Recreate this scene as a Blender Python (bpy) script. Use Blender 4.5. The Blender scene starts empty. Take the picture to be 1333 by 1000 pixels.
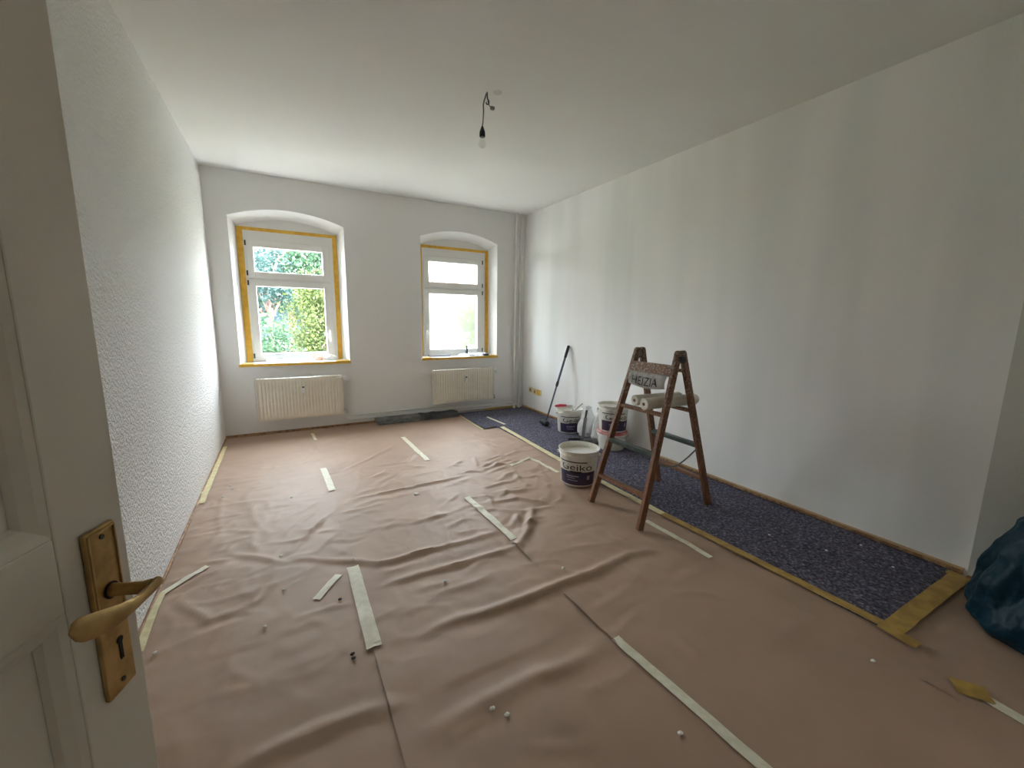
import bpy, bmesh, math, random
import numpy as np
from mathutils import Vector, Matrix, noise as mnoise

random.seed(7); rng = np.random.default_rng(7)
scene = bpy.context.scene
col = scene.collection
PI = math.pi

# ------------------------------------------------------------------ camera
XL, XR, YB, YF, H = -0.592, 3.031, 5.106, -0.2, 2.7      # room: left/right/back/front walls, ceiling
CAM_H, YAW, PITCH, ROLL, FPX = 1.30034, 0.509633, -0.1590145, 0.0139779, 533.29
fw = Vector((math.sin(YAW)*math.cos(PITCH), math.cos(YAW)*math.cos(PITCH), math.sin(PITCH)))
rt = Vector((math.cos(YAW), -math.sin(YAW), 0)); up = rt.cross(fw)
rt, up = math.cos(ROLL)*rt + math.sin(ROLL)*up, -math.sin(ROLL)*rt + math.cos(ROLL)*up
cd = bpy.data.cameras.new('camera'); cam = bpy.data.objects.new('camera', cd); col.objects.link(cam)
cam.matrix_world = Matrix(((rt.x, up.x, -fw.x, 0), (rt.y, up.y, -fw.y, 0), (rt.z, up.z, -fw.z, CAM_H), (0, 0, 0, 1)))
cd.sensor_fit = 'HORIZONTAL'; cd.sensor_width = 36.0; cd.lens = 36.0*FPX/1333.0
cd.clip_start = 0.02; cd.clip_end = 300
scene.camera = cam

# ------------------------------------------------------------------ light
SKY = 6.0
world = bpy.data.worlds.new('sky'); scene.world = world; world.use_nodes = True
bg = world.node_tree.nodes['Background']
bg.inputs[0].default_value = (0.86, 0.915, 1.0, 1); bg.inputs[1].default_value = SKY
sd = bpy.data.lights.new('sun', 'SUN'); sun = bpy.data.objects.new('sun', sd); col.objects.link(sun)
sd.energy = 16.0; sd.angle = math.radians(1.5); sd.color = (1.0, 0.93, 0.82)
sun.rotation_euler = (math.radians(42), 0, math.radians(72))       # high, from the side, just behind the facade
for x0, x1 in ((-0.30, 0.56), (1.66, 2.50)):                        # sampling portals in the two window openings
    pd = bpy.data.lights.new('window_portal', 'AREA'); pd.shape = 'RECTANGLE'; pd.size = x1-x0+.1; pd.size_y = 1.5
    pd.cycles.is_portal = True
    po = bpy.data.objects.new('window_portal', pd); col.objects.link(po)
    po.location = ((x0+x1)/2, YB+0.5, 1.48); po.rotation_euler = (math.radians(-90), 0, 0)
vs = scene.view_settings
vs.view_transform = 'Standard'; vs.look = 'None'; vs.exposure = 2.84; vs.gamma = 1.0; vs.use_curve_mapping = False
cy = scene.cycles
cy.max_bounces = 16; cy.diffuse_bounces = 12; cy.transparent_max_bounces = 16; cy.glossy_bounces = 4
cy.sample_clamp_indirect = 8.0; cy.caustics_reflective = False; cy.caustics_refractive = False

# ------------------------------------------------------------------ materials
def mat(name, c, rough=.6, metal=0., spec=.5, c2=None, vscale=5., vlo=.4, vhi=.6, stretch=(1, 1, 1), detail=3.,
        bump=None, coat=0.):
    m = bpy.data.materials.new(name); m.use_nodes = True; nt = m.node_tree; N = nt.nodes; L = nt.links
    b = N['Principled BSDF']
    b.inputs['Base Color'].default_value = (*c, 1); b.inputs['Roughness'].default_value = rough
    b.inputs['Metallic'].default_value = metal; b.inputs['Specular IOR Level'].default_value = spec
    b.inputs['Coat Weight'].default_value = coat
    tc = N.new('ShaderNodeTexCoord')
    if c2 is not None:
        mp = N.new('ShaderNodeMapping'); mp.inputs['Scale'].default_value = stretch
        n = N.new('ShaderNodeTexNoise'); n.inputs['Scale'].default_value = vscale; n.inputs['Detail'].default_value = detail
        r = N.new('ShaderNodeValToRGB'); r.color_ramp.elements[0].position = vlo; r.color_ramp.elements[1].position = vhi
        r.color_ramp.elements[0].color = (*c, 1); r.color_ramp.elements[1].color = (*c2, 1)
        L.new(tc.outputs['Object'], mp.inputs[0]); L.new(mp.outputs[0], n.inputs['Vector']); L.new(n.outputs['Fac'], r.inputs[0])
        L.new(r.outputs[0], b.inputs['Base Color'])
    if bump:
        bs, bstr, bd = bump
        n2 = N.new('ShaderNodeTexNoise'); n2.inputs['Scale'].default_value = bs; n2.inputs['Detail'].default_value = 2.5
        bp = N.new('ShaderNodeBump'); bp.inputs['Strength'].default_value = bstr; bp.inputs['Distance'].default_value = bd
        L.new(tc.outputs['Object'], n2.inputs['Vector']); L.new(n2.outputs['Fac'], bp.inputs['Height']); L.new(bp.outputs[0], b.inputs['Normal'])
    return m

def glassy(name, tint=(1, 1, 1), gloss=.06, trans=0., tcol=(1, 1, 1), rough=.02, bump=None):
    """clear pane or film: transparent + mirror sheen (+ milky diffuse transmission)"""
    m = bpy.data.materials.new(name); m.use_nodes = True; nt = m.node_tree; N = nt.nodes; L = nt.links
    N.remove(N['Principled BSDF']); out = N['Material Output']
    t = N.new('ShaderNodeBsdfTransparent'); t.inputs[0].default_value = (*tint, 1)
    g = N.new('ShaderNodeBsdfGlossy'); g.inputs['Roughness'].default_value = rough
    mx = N.new('ShaderNodeMixShader'); mx.inputs[0].default_value = gloss
    src = t.outputs[0]
    if trans > 0:
        d = N.new('ShaderNodeBsdfTranslucent'); d.inputs[0].default_value = (*tcol, 1)
        m2 = N.new('ShaderNodeMixShader'); m2.inputs[0].default_value = trans
        L.new(t.outputs[0], m2.inputs[1]); L.new(d.outputs[0], m2.inputs[2]); src = m2.outputs[0]
    L.new(src, mx.inputs[1]); L.new(g.outputs[0], mx.inputs[2]); L.new(mx.outputs[0], out.inputs[0])
    if bump:
        tc = N.new('ShaderNodeTexCoord'); n2 = N.new('ShaderNodeTexNoise'); n2.inputs['Scale'].default_value = bump[0]
        bp = N.new('ShaderNodeBump'); bp.inputs['Strength'].default_value = bump[1]; bp.inputs['Distance'].default_value = bump[2]
        L.new(tc.outputs['Object'], n2.inputs['Vector']); L.new(n2.outputs['Fac'], bp.inputs['Height']); L.new(bp.outputs[0], g.inputs['Normal'])
    return m

M = {}
M['wall_chip'] = mat('woodchip_wallpaper', (.87, .87, .865), .75, spec=.25, bump=(75, 1.0, .016))
M['wall'] = mat('painted_wallpaper', (.80, .795, .78), .8, spec=.2, bump=(140, .35, .003))
M['wall_streak'] = mat('freshly_rolled_wallpaper', (.91, .905, .89), .75, spec=.25, c2=(.83, .84, .825), vscale=1.0, vlo=.38, vhi=.68,
                       stretch=(1, 3.2, .35), detail=2, bump=(140, .35, .003))
M['wall_old'] = mat('unpainted_wallpaper', (.62, .62, .58), .85, spec=.2, bump=(140, .35, .003))
M['ceiling'] = mat('ceiling_paint', (.82, .82, .805), .9, spec=.1, c2=(.80, .80, .785), vscale=1.2)
M['reveal'] = mat('reveal_paint', (.82, .82, .82), .75, spec=.2)
M['paper'] = mat('brown_paper', (.44, .305, .225), .58, spec=.38, c2=(.38, .262, .19), vscale=2.2, vlo=.3, vhi=.7, detail=6, bump=(14, .22, .006))
M['floor'] = mat('wood_floor', (.30, .17, .08), .5, c2=(.22, .12, .05), vscale=6, stretch=(8, .6, 1))
M['wood'] = mat('baseboard_wood', (.42, .24, .11), .55, c2=(.24, .12, .05), vscale=7, stretch=(4, 4, 4))
M['white'] = mat('white_lacquer', (.80, .79, .76), .35)
M['door'] = mat('door_lacquer', (.74, .69, .60), .42, bump=(25, .05, .004))
M['brass'] = mat('aged_brass', (.66, .47, .20), .34, metal=.85, c2=(.45, .30, .12), vscale=30)
M['dark'] = mat('dark_hole', (.015, .013, .012), .7)
M['ytape'] = mat('yellow_masking_tape', (.82, .50, .07), .6, c2=(.72, .40, .04), vscale=14)
M['otape'] = mat('ochre_masking_tape', (.50, .32, .075), .6, c2=(.36, .22, .05), vscale=12)
M['ctape'] = mat('cream_masking_tape', (.80, .76, .62), .6, c2=(.70, .66, .52), vscale=25)
M['yell_pale'] = mat('pale_masking_tape', (.78, .70, .42), .6, c2=(.66, .58, .33), vscale=20)
M['glass'] = glassy('window_glass', (.97, .99, .98), .06)
def film_mat():
    m = bpy.data.materials.new('milky_cover_film'); m.use_nodes = True; nt = m.node_tree; N = nt.nodes; L = nt.links
    N.remove(N['Principled BSDF'])
    t = N.new('ShaderNodeBsdfTransparent'); g = N.new('ShaderNodeBsdfRefraction'); g.inputs['IOR'].default_value = 1.02; g.inputs['Roughness'].default_value = .9
    d = N.new('ShaderNodeBsdfTranslucent'); d.inputs[0].default_value = (.95, 1, .95, 1)
    a = N.new('ShaderNodeMixShader'); a.inputs[0].default_value = .45; b = N.new('ShaderNodeMixShader'); b.inputs[0].default_value = .03
    L.new(t.outputs[0], a.inputs[1]); L.new(g.outputs[0], a.inputs[2]); L.new(a.outputs[0], b.inputs[1]); L.new(d.outputs[0], b.inputs[2])
    L.new(b.outputs[0], N['Material Output'].inputs[0])
    return m
M['film'] = film_mat()
M['clearfilm'] = glassy('clear_plastic_film', (.995, .99, .98), .12, .06, (.95, .93, .88), .18, (30, .5, .01))
M['sillfilm'] = glassy('crumpled_plastic', (.95, .97, 1), .12, .55, (.9, .95, 1), .15, (40, .5, .01))
M['hinge'] = mat('dark_hinge', (.08, .08, .075), .4, metal=.6)
M['rad'] = mat('cream_radiator_lacquer', (.90, .84, .72), .45)
M['radgap'] = mat('radiator_shadow_gap', (.40, .36, .29), .6)
M['pipe'] = mat('painted_pipe', (.76, .75, .72), .45)
M['chrome'] = mat('chrome', (.7, .7, .7), .2, metal=1)
M['felt'] = None
M['black'] = mat('black_plastic', (.02, .022, .025), .45)
M['blackcloth'] = mat('dark_sheet', (.11, .11, .11), .55, c2=(.22, .22, .21), vscale=9, stretch=(1, 6, 1))
M['blacksheet'] = mat('black_blue_sheet', (.03, .033, .042), .45, c2=(.07, .07, .08), vscale=9)
M['bucket'] = mat('white_bucket_plastic', (.80, .79, .74), .4, c2=(.70, .68, .60), vscale=10)
M['bucketdirty'] = mat('paint_smeared_bucket', (.70, .68, .62), .55, c2=(.82, .80, .74), vscale=18)
M['paint'] = mat('white_wall_paint', (.78, .77, .71), .5, bump=(12, .3, .01))
M['navy'] = mat('navy_label', (.035, .028, .07), .4, c2=(.055, .03, .075), vscale=8)
M['ink'] = mat('label_ink', (.02, .018, .02), .5)
M['lgrey'] = mat('label_grey', (.36, .34, .42), .5)
M['purple'] = mat('purple_label', (.17, .03, .12), .4)
M['red'] = mat('red_plastic', (.55, .03, .07), .4)
M['pink'] = mat('pinkish_red_lid', (.60, .12, .14), .45, c2=(.68, .35, .33), vscale=14)
M['alu'] = mat('aluminium_pole', (.10, .12, .15), .4, metal=.4)
M['bagwhite'] = mat('white_plastic_bag', (.82, .83, .83), .35, c2=(.72, .73, .74), vscale=9)
M['greytool'] = mat('grey_metal_tool', (.32, .32, .31), .45, metal=.5)
M['bagblue'] = mat('teal_blue_bin_bag', (.0018, .030, .052), .46, spec=.18, c2=(.0012, .022, .038), vscale=6, bump=(11, .8, .03))
M['green'] = mat('dark_green_rung', (.025, .045, .035), .4, c2=(.07, .085, .075), vscale=20)
M['band'] = mat('smudged_band', (.50, .48, .45), .7, c2=(.34, .32, .30), vscale=25)
M['rollpaper'] = mat('white_roll', (.74, .70, .62), .6, c2=(.64, .60, .52), vscale=20)
M['core'] = mat('cardboard_core', (.16, .11, .07), .8)
M['cord'] = mat('grey_cord', (.2, .2, .19), .7)
M['bulbglass'] = glassy('bulb_glass', (.985, .99, .985), .08, .02)
M['socket'] = mat('cream_socket', (.75, .62, .36), .4)
M['orange'] = mat('orange_rag', (.80, .42, .25), .7, c2=(.85, .62, .5), vscale=30)
M['flake'] = mat('white_flake', (.85, .84, .80), .7)
M['darkflake'] = mat('dark_crumb', (.07, .05, .04), .8)
M['grass'] = mat('garden_ground', (.06, .09, .035), .9, c2=(.09, .11, .05), vscale=2)
M['bounce_paving'] = mat('pale_bounce_paving', (.34, .33, .31), .9, c2=(.29, .28, .26), vscale=3)  # pale tone of the added reflector ground under the windows
M['bark'] = mat('bark', (.11, .07, .06), .9, c2=(.17, .10, .09), vscale=8)
M['backdrop'] = mat('blue_sky_stand_in', (.014, .024, .042), .9)  # wall colour carries the blue of the sky
M['roof'] = mat('slate_roof', (.10, .11, .14), .8)
M['pane'] = mat('far_window_pane', (.05, .06, .08), .1)
M['facade'] = mat('facade_render', (.55, .53, .48), .9)
M['hall'] = mat('hall_paint', (.35, .32, .27), .9)
def leafmat(name, c, c2):
    m = bpy.data.materials.new(name); m.use_nodes = True; nt = m.node_tree; N = nt.nodes; L = nt.links
    b = N['Principled BSDF']; b.inputs['Roughness'].default_value = .6; b.inputs['Specular IOR Level'].default_value = .2
    tc = N.new('ShaderNodeTexCoord'); n = N.new('ShaderNodeTexNoise'); n.inputs['Scale'].default_value = 7
    r = N.new('ShaderNodeValToRGB'); r.color_ramp.elements[0].position = .35; r.color_ramp.elements[1].position = .65
    r.color_ramp.elements[0].color = (*c, 1); r.color_ramp.elements[1].color = (*c2, 1)
    L.new(tc.outputs['Object'], n.inputs['Vector']); L.new(n.outputs['Fac'], r.inputs[0]); L.new(r.outputs[0], b.inputs['Base Color'])
    t = N.new('ShaderNodeBsdfTranslucent'); L.new(r.outputs[0], t.inputs[0])
    mx = N.new('ShaderNodeMixShader'); mx.inputs[0].default_value = .3
    L.new(b.outputs[0], mx.inputs[1]); L.new(t.outputs[0], mx.inputs[2]); L.new(mx.outputs[0], N['Material Output'].inputs[0])
    return m
M['leaf_yellow'] = leafmat('yellow_green_leaves', (.030, .050, .012), (.066, .082, .024))
M['leaf_mid'] = leafmat('green_leaves', (.015, .044, .022), (.037, .070, .037))
M['leaf_blue'] = leafmat('blue_green_needles', (.010, .026, .026), (.024, .050, .048))

def felt_mat():
    m = bpy.data.materials.new('speckled_felt'); m.use_nodes = True; nt = m.node_tree; N = nt.nodes; L = nt.links
    b = N['Principled BSDF']; b.inputs['Roughness'].default_value = .95; b.inputs['Specular IOR Level'].default_value = .15
    tc = N.new('ShaderNodeTexCoord')
    n = N.new('ShaderNodeTexNoise'); n.inputs['Scale'].default_value = 75; n.inputs['Detail'].default_value = 3
    r = N.new('ShaderNodeValToRGB'); e = r.color_ramp.elements
    e[0].position = .32; e[0].color = (.038, .037, .052, 1); e[1].position = .78; e[1].color = (.42, .41, .48, 1)
    e.new(.52).color = (.108, .105, .142, 1); e.new(.63).color = (.19, .18, .245, 1)
    n3 = N.new('ShaderNodeTexNoise'); n3.inputs['Scale'].default_value = 38
    r3 = N.new('ShaderNodeValToRGB'); r3.color_ramp.elements[0].position = .62; r3.color_ramp.elements[1].position = .72
    r3.color_ramp.elements[0].color = (0, 0, 0, 1); r3.color_ramp.elements[1].color = (.7, .7, .7, 1)
    mx = N.new('ShaderNodeMixRGB'); mx.inputs[2].default_value = (.15, .075, .085, 1)
    bp = N.new('ShaderNodeBump'); bp.inputs['Strength'].default_value = .5; bp.inputs['Distance'].default_value = .004
    for q in (n, n3): L.new(tc.outputs['Object'], q.inputs['Vector'])
    L.new(n.outputs['Fac'], r.inputs[0]); L.new(n3.outputs['Fac'], r3.inputs[0]); L.new(r3.outputs[0], mx.inputs[0]); L.new(r.outputs[0], mx.inputs[1])
    L.new(mx.outputs[0], b.inputs['Base Color']); L.new(n.outputs['Fac'], bp.inputs['Height']); L.new(bp.outputs[0], b.inputs['Normal'])
    return m
M['felt'] = felt_mat()

def ladder_mat():
    """red-brown wood with paint spatter that thickens towards the worn top"""
    m = bpy.data.materials.new('spattered_ladder_wood'); m.use_nodes = True; nt = m.node_tree; N = nt.nodes; L = nt.links
    b = N['Principled BSDF']; b.inputs['Roughness'].default_value = .5
    tc = N.new('ShaderNodeNewGeometry'); mp = N.new('ShaderNodeMapping'); mp.inputs['Scale'].default_value = (14, 14, 2.5)
    n = N.new('ShaderNodeTexNoise'); n.inputs['Scale'].default_value = 2.5
    r = N.new('ShaderNodeValToRGB'); r.color_ramp.elements[0].color = (.11, .038, .014, 1); r.color_ramp.elements[1].color = (.30, .125, .050, 1)
    n2 = N.new('ShaderNodeTexNoise'); n2.inputs['Scale'].default_value = 75; n2.inputs['Detail'].default_value = 4
    sx = N.new('ShaderNodeSeparateXYZ'); mr = N.new('ShaderNodeMapRange')
    mr.inputs['From Min'].default_value = .3; mr.inputs['From Max'].default_value = 1.1; mr.inputs['To Min'].default_value = 0; mr.inputs['To Max'].default_value = .17
    ad = N.new('ShaderNodeMath'); ad.operation = 'ADD'
    r2 = N.new('ShaderNodeValToRGB'); r2.color_ramp.elements[0].position = .62; r2.color_ramp.elements[1].position = .78
    r2.color_ramp.elements[0].color = (0, 0, 0, 1); r2.color_ramp.elements[1].color = (.8, .8, .8, 1)
    mx = N.new('ShaderNodeMixRGB'); mx.inputs[2].default_value = (.36, .33, .28, 1)
    L.new(tc.outputs['Position'], mp.inputs[0]); L.new(mp.outputs[0], n.inputs['Vector']); L.new(n.outputs['Fac'], r.inputs[0])
    L.new(tc.outputs['Position'], n2.inputs['Vector']); L.new(tc.outputs['Position'], sx.inputs[0]); L.new(sx.outputs['Z'], mr.inputs['Value'])
    L.new(n2.outputs['Fac'], ad.inputs[0]); L.new(mr.outputs[0], ad.inputs[1]); L.new(ad.outputs[0], r2.inputs[0])
    L.new(r.outputs[0], mx.inputs[1]); L.new(r2.outputs[0], mx.inputs[0]); L.new(mx.outputs[0], b.inputs['Base Color'])
    return m
M['ladder'] = ladder_mat()

# ------------------------------------------------------------------ mesh helpers
WLOC = {}
class MB:
    def __init__(s): s.v = []; s.f = []
    def add(s, v, f):
        o = len(s.v); s.v += [tuple(p) for p in v]; s.f += [tuple(i+o for i in q) for q in f]; return s
    def box(s, x0, x1, y0, y1, z0, z1):
        return s.add([(x0,y0,z0),(x1,y0,z0),(x1,y1,z0),(x0,y1,z0),(x0,y0,z1),(x1,y0,z1),(x1,y1,z1),(x0,y1,z1)],
                     [(0,3,2,1),(4,5,6,7),(0,1,5,4),(1,2,6,5),(2,3,7,6),(3,0,4,7)])
    def obox(s, o, X, Y, Z, x0, x1, y0, y1, z0, z1):
        """box in an oriented frame"""
        P = lambda a, b, c: tuple(Vector(o)+Vector(X)*a+Vector(Y)*b+Vector(Z)*c)
        return s.add([P(x0,y0,z0),P(x1,y0,z0),P(x1,y1,z0),P(x0,y1,z0),P(x0,y0,z1),P(x1,y0,z1),P(x1,y1,z1),P(x0,y1,z1)],
                     [(0,3,2,1),(4,5,6,7),(0,1,5,4),(1,2,6,5),(2,3,7,6),(3,0,4,7)])
    def bar(s, a, b, w, t, side=(0, 1, 0)):
        """rectangular bar from a to b; w across SIDE, t across the third axis"""
        a = Vector(a); b = Vector(b); d = (b-a).normalized(); S = Vector(side); S = (S-d*S.dot(d)).normalized(); T = d.cross(S)
        return s.obox(a, S, T, d, -w/2, w/2, -t/2, t/2, 0, (b-a).length)
    def tube(s, pts, r, n=10, cap=True):
        pts = [Vector(p) for p in pts]; rs = r if isinstance(r, (list, tuple)) else [r]*len(pts)
        v = []; f = []; N0 = None
        for i, p in enumerate(pts):
            d = (pts[min(i+1, len(pts)-1)]-pts[max(i-1, 0)]).normalized()
            if N0 is None: N0 = d.orthogonal().normalized()
            N0 = (N0-d*N0.dot(d)).normalized(); B = d.cross(N0)
            for k in range(n):
                a = 2*PI*k/n; v.append(tuple(p+(N0*math.cos(a)+B*math.sin(a))*rs[i]))
        for i in range(len(pts)-1):
            for k in range(n):
                f.append((i*n+k, i*n+(k+1) % n, (i+1)*n+(k+1) % n, (i+1)*n+k))
        if cap: f.append(tuple(range(n-1, -1, -1))); f.append(tuple(range((len(pts)-1)*n, len(pts)*n)))
        return s.add(v, f)
    def lathe(s, prof, c=(0, 0, 0), n=40, a0=0., a1=2*PI, closed=True):
        v = []; f = []; full = abs(a1-a0-2*PI) < 1e-6; m = n if full else n+1
        for r, z in prof:
            for k in range(m):
                a = a0+(a1-a0)*k/n; v.append((c[0]+r*math.cos(a), c[1]+r*math.sin(a), c[2]+z))
        for i in range(len(prof)-1):
            for k in range(n):
                k2 = (k+1) % m if full else k+1
                f.append((i*m+k, i*m+k2, (i+1)*m+k2, (i+1)*m+k))
        return s.add(v, f)
    def grid(s, fn, nu, nv):
        v = [fn(i/nu, j/nv) for i in range(nu+1) for j in range(nv+1)]; w = nv+1
        return s.add(v, [(i*w+j, (i+1)*w+j, (i+1)*w+j+1, i*w+j+1) for i in range(nu) for j in range(nv)])

def build(name, mb, m, parent=None, smooth=False, bevel=0., label=None, cat=None, group=None, kind=None, solid=0., sub=0):
    P = np.array(mb.v, dtype=float); lo = P.min(0); hi = P.max(0); c = Vector(((lo[0]+hi[0])/2, (lo[1]+hi[1])/2, lo[2]))
    me = bpy.data.meshes.new(name); me.from_pydata([tuple(p) for p in (P-np.array(c))], [], mb.f); me.update()
    if smooth: me.polygons.foreach_set('use_smooth', [True]*len(me.polygons))
    me.materials.append(m)
    o = bpy.data.objects.new(name, me); col.objects.link(o)
    bm = bmesh.new(); bm.from_mesh(me)
    bmesh.ops.recalc_face_normals(bm, faces=bm.faces); bm.to_mesh(me); bm.free()
    if smooth:
        try: me.set_sharp_from_angle(angle=math.radians(42))
        except Exception: pass
    if parent is not None:
        o.parent = parent; o.location = c-WLOC[parent.name]
    else: o.location = c
    WLOC[o.name] = c
    if solid: q = o.modifiers.new('thick', 'SOLIDIFY'); q.thickness = solid; q.offset = 0
    if bevel: q = o.modifiers.new('bevel', 'BEVEL'); q.width = bevel; q.segments = 2; q.limit_method = 'ANGLE'
    if sub: q = o.modifiers.new('sub', 'SUBSURF'); q.levels = sub; q.render_levels = sub
    for k, val in (('label', label), ('category', cat), ('group', group), ('kind', kind)):
        if val: o[k] = val
    return o
def thing(name, loc, label=None, cat=None, group=None, kind=None):
    o = bpy.data.objects.new(name, None); col.objects.link(o); o.location = loc; o.empty_display_size = .1; WLOC[o.name] = Vector(loc)
    for k, val in (('label', label), ('category', cat), ('group', group), ('kind', kind)):
        if val: o[k] = val
    return o
def text_mesh(body, size):
    """outline of a word as a flat mesh, centred on x, baseline at 0"""
    cu = bpy.data.curves.new('word', 'FONT'); cu.body = body; cu.size = size; cu.align_x = 'CENTER'; cu.resolution_u = 3
    t = bpy.data.objects.new('word', cu); col.objects.link(t)
    dg = bpy.context.evaluated_depsgraph_get(); dg.update()
    me = t.evaluated_get(dg).to_mesh()
    v = [tuple(p.co) for p in me.vertices]; f = [tuple(p.vertices) for p in me.polygons]
    t.evaluated_get(dg).to_mesh_clear(); bpy.data.objects.remove(t); bpy.data.curves.remove(cu)
    return v, f
def vnoise(p, s=1.): return mnoise.noise(Vector(p)*s)

# ------------------------------------------------------------------ the room shell
build('floor', MB().box(XL-.8, XR+.6, YF-2.6, YB+.4, -.15, 0), M['floor'], kind='structure')
build('ceiling', MB().box(XL-.8, XR+.6, YF-2.6, YB+.45, H, H+.3), M['ceiling'], kind='structure')
build('wall_left', MB().box(XL-.25, XL, YF-.15, YB+.02, 0, H), M['wall_chip'], kind='structure')
build('wall_right', MB().box(XR, XR+.25, .53, YB+.02, 0, H), M['wall_streak'], kind='structure')
build('wall_right_front', MB().box(2.985, XR+.25, YF-.15, .535, 0, H), M['wall_old'], kind='structure')
DO0, DO1 = -.50, .39            # doorway in the front wall
build('wall_front', MB().box(XL-.25, DO0, YF-.15, YF, 0, H).box(DO1, 2.985, YF-.15, YF, 0, H).box(DO0, DO1, YF-.15, YF, 2.08, H), M['wall'], kind='structure')
build('wall_hall', MB().box(-1.0, -.9, -2.2, YF-.15, 0, H).box(1.3, 1.4, -2.2, YF-.15, 0, H).box(-1.0, 1.4, -2.3, -2.2, 0, H), M['hall'], kind='structure')
build('trim_1', MB().box(DO0, DO0+.035, YF-.15, YF+.012, 0, 2.08).box(DO1-.035, DO1, YF-.15, YF+.012, 0, 2.08).box(DO0, DO1, YF-.15, YF+.012, 2.045, 2.08)
      .box(DO0-.07, DO0, YF, YF+.02, 0, 2.15).box(DO1, DO1+.07, YF, YF+.02, 0, 2.15).box(DO0, DO1, YF, YF+.02, 2.08, 2.15), M['door'], kind='structure', bevel=.004)

# back wall with two splayed, segment-arched window niches
DEP = .2; YI = YB+DEP; YO = YB+.42
WIN = [dict(o0=-.405, o1=.672, i0=-.357, i1=.617, r0=-.30, r1=.56), dict(o0=1.54, o1=2.60, i0=1.602, i1=2.556, r0=1.655, r1=2.505)]
ZS, ZSP, ZAP = .765, 2.275, 2.378          # niche bottom, springing, apex (room face)
ZI, ZIA = 2.218, 2.315                      # springing and apex at the frame plane
def arch(x, a, b, zs, za):
    t = (2*x-a-b)/(b-a); return zs+(za-zs)*(1-t*t)
def back_wall():
    mb = MB(); n = 20
    xs = [XL-.25, WIN[0]['o0'], WIN[0]['o1'], WIN[1]['o0'], WIN[1]['o1'], XR+.25]
    for a, b in ((xs[0], xs[1]), (xs[2], xs[3]), (xs[4], xs[5])):
        mb.add([(a, YB, 0), (b, YB, 0), (b, YB, H), (a, YB, H)], [(0, 1, 2, 3)])
    for w in WIN:
        a, b, ia, ib, ra, rb = (w[k] for k in ('o0', 'o1', 'i0', 'i1', 'r0', 'r1'))
        mb.add([(a, YB, 0), (b, YB, 0), (b, YB, ZS), (a, YB, ZS)], [(0, 1, 2, 3)])
        for k in range(n):
            x0 = a+(b-a)*k/n; x1 = a+(b-a)*(k+1)/n; j0 = ia+(ib-ia)*k/n; j1 = ia+(ib-ia)*(k+1)/n
            z0, z1 = arch(x0, a, b, ZSP, ZAP), arch(x1, a, b, ZSP, ZAP); q0, q1 = arch(j0, ia, ib, ZI, ZIA), arch(j1, ia, ib, ZI, ZIA)
            mb.add([(x0, YB, z0), (x1, YB, z1), (x1, YB, H), (x0, YB, H)], [(0, 1, 2, 3)])          # wall above the arch
            mb.add([(x0, YB, z0), (x1, YB, z1), (j1, YI, q1), (j0, YI, q0)], [(0, 1, 2, 3)])        # soffit
            mb.add([(j0, YI, q0), (j1, YI, q1), (j1, YI, 2.15), (j0, YI, 2.15)], [(0, 1, 2, 3)])    # lunette
        mb.add([(a, YB, ZS), (a, YB, ZSP), (ia, YI, ZI), (ia, YI, ZS)], [(0, 1, 2, 3)])
        mb.add([(b, YB, ZS), (b, YB, ZSP), (ib, YI, ZI), (ib, YI, ZS)], [(0, 1, 2, 3)])
        mb.add([(a, YB, ZS), (b, YB, ZS), (ib, YI, ZS), (ia, YI, ZS)], [(0, 1, 2, 3)])
        zb, zt = .79, 2.15
        for p, q in (((ia, zb), (ra, 2.15)), ((rb, zb), (ib, 2.15))):
            mb.add([(p[0], YI, ZS), (q[0], YI, ZS), (q[0], YI, q[1]), (p[0], YI, q[1])], [(0, 1, 2, 3)])
        mb.add([(ra, YI, ZS), (rb, YI, ZS), (rb, YI, zb), (ra, YI, zb)], [(0, 1, 2, 3)])
        mb.add([(ra, YI, zb), (rb, YI, zb), (rb, YI, zt), (ra, YI, zt), (ra, YO, zb), (rb, YO, zb), (rb, YO, zt), (ra, YO, zt)],
               [(0, 1, 5, 4), (1, 2, 6, 5), (2, 3, 7, 6), (3, 0, 4, 7)])
    return mb
build('wall_back', back_wall(), M['wall'], kind='structure')
fa = MB()                                   # outside face of the same wall
X0, X1 = XL-.3, XR+.3
for a, b in ((X0, WIN[0]['r0']), (WIN[0]['r1'], WIN[1]['r0']), (WIN[1]['r1'], X1)): fa.box(a, b, YO, YO+.02, -.9, H+.3)
for w in WIN: fa.box(w['r0'], w['r1'], YO, YO+.02, -.9, .79).box(w['r0'], w['r1'], YO, YO+.02, 2.15, H+.3)
build('wall_facade', fa, M['facade'], kind='structure')

# baseboards
build('baseboard_right', MB().box(XR-.018, XR, .555, YB-.02, 0, .038), M['wood'], kind='structure', bevel=.005)
build('trim_2', MB().box(XR-.020, XR, .555, YB-.02, .038, .045), mat('tan_wood_edge', (.50, .33, .17), .6), kind='structure')
build('baseboard_front_right', MB().box(2.967, 2.985, YF, .535, 0, .038), M['wood'], kind='structure', bevel=.005)
build('baseboard_back', MB().box(XL, 2.0, YB-.016, YB, 0, .034), M['wood'], kind='structure', bevel=.004)
build('trim_3', MB().box(2.0, XR-.1, YB-.022, YB, 0, .045), M['otape'], kind='structure', bevel=.004)
build('baseboard_left', MB().box(XL, XL+.012, .6, YB, 0, .022), M['wood'], kind='structure', bevel=.003)

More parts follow.
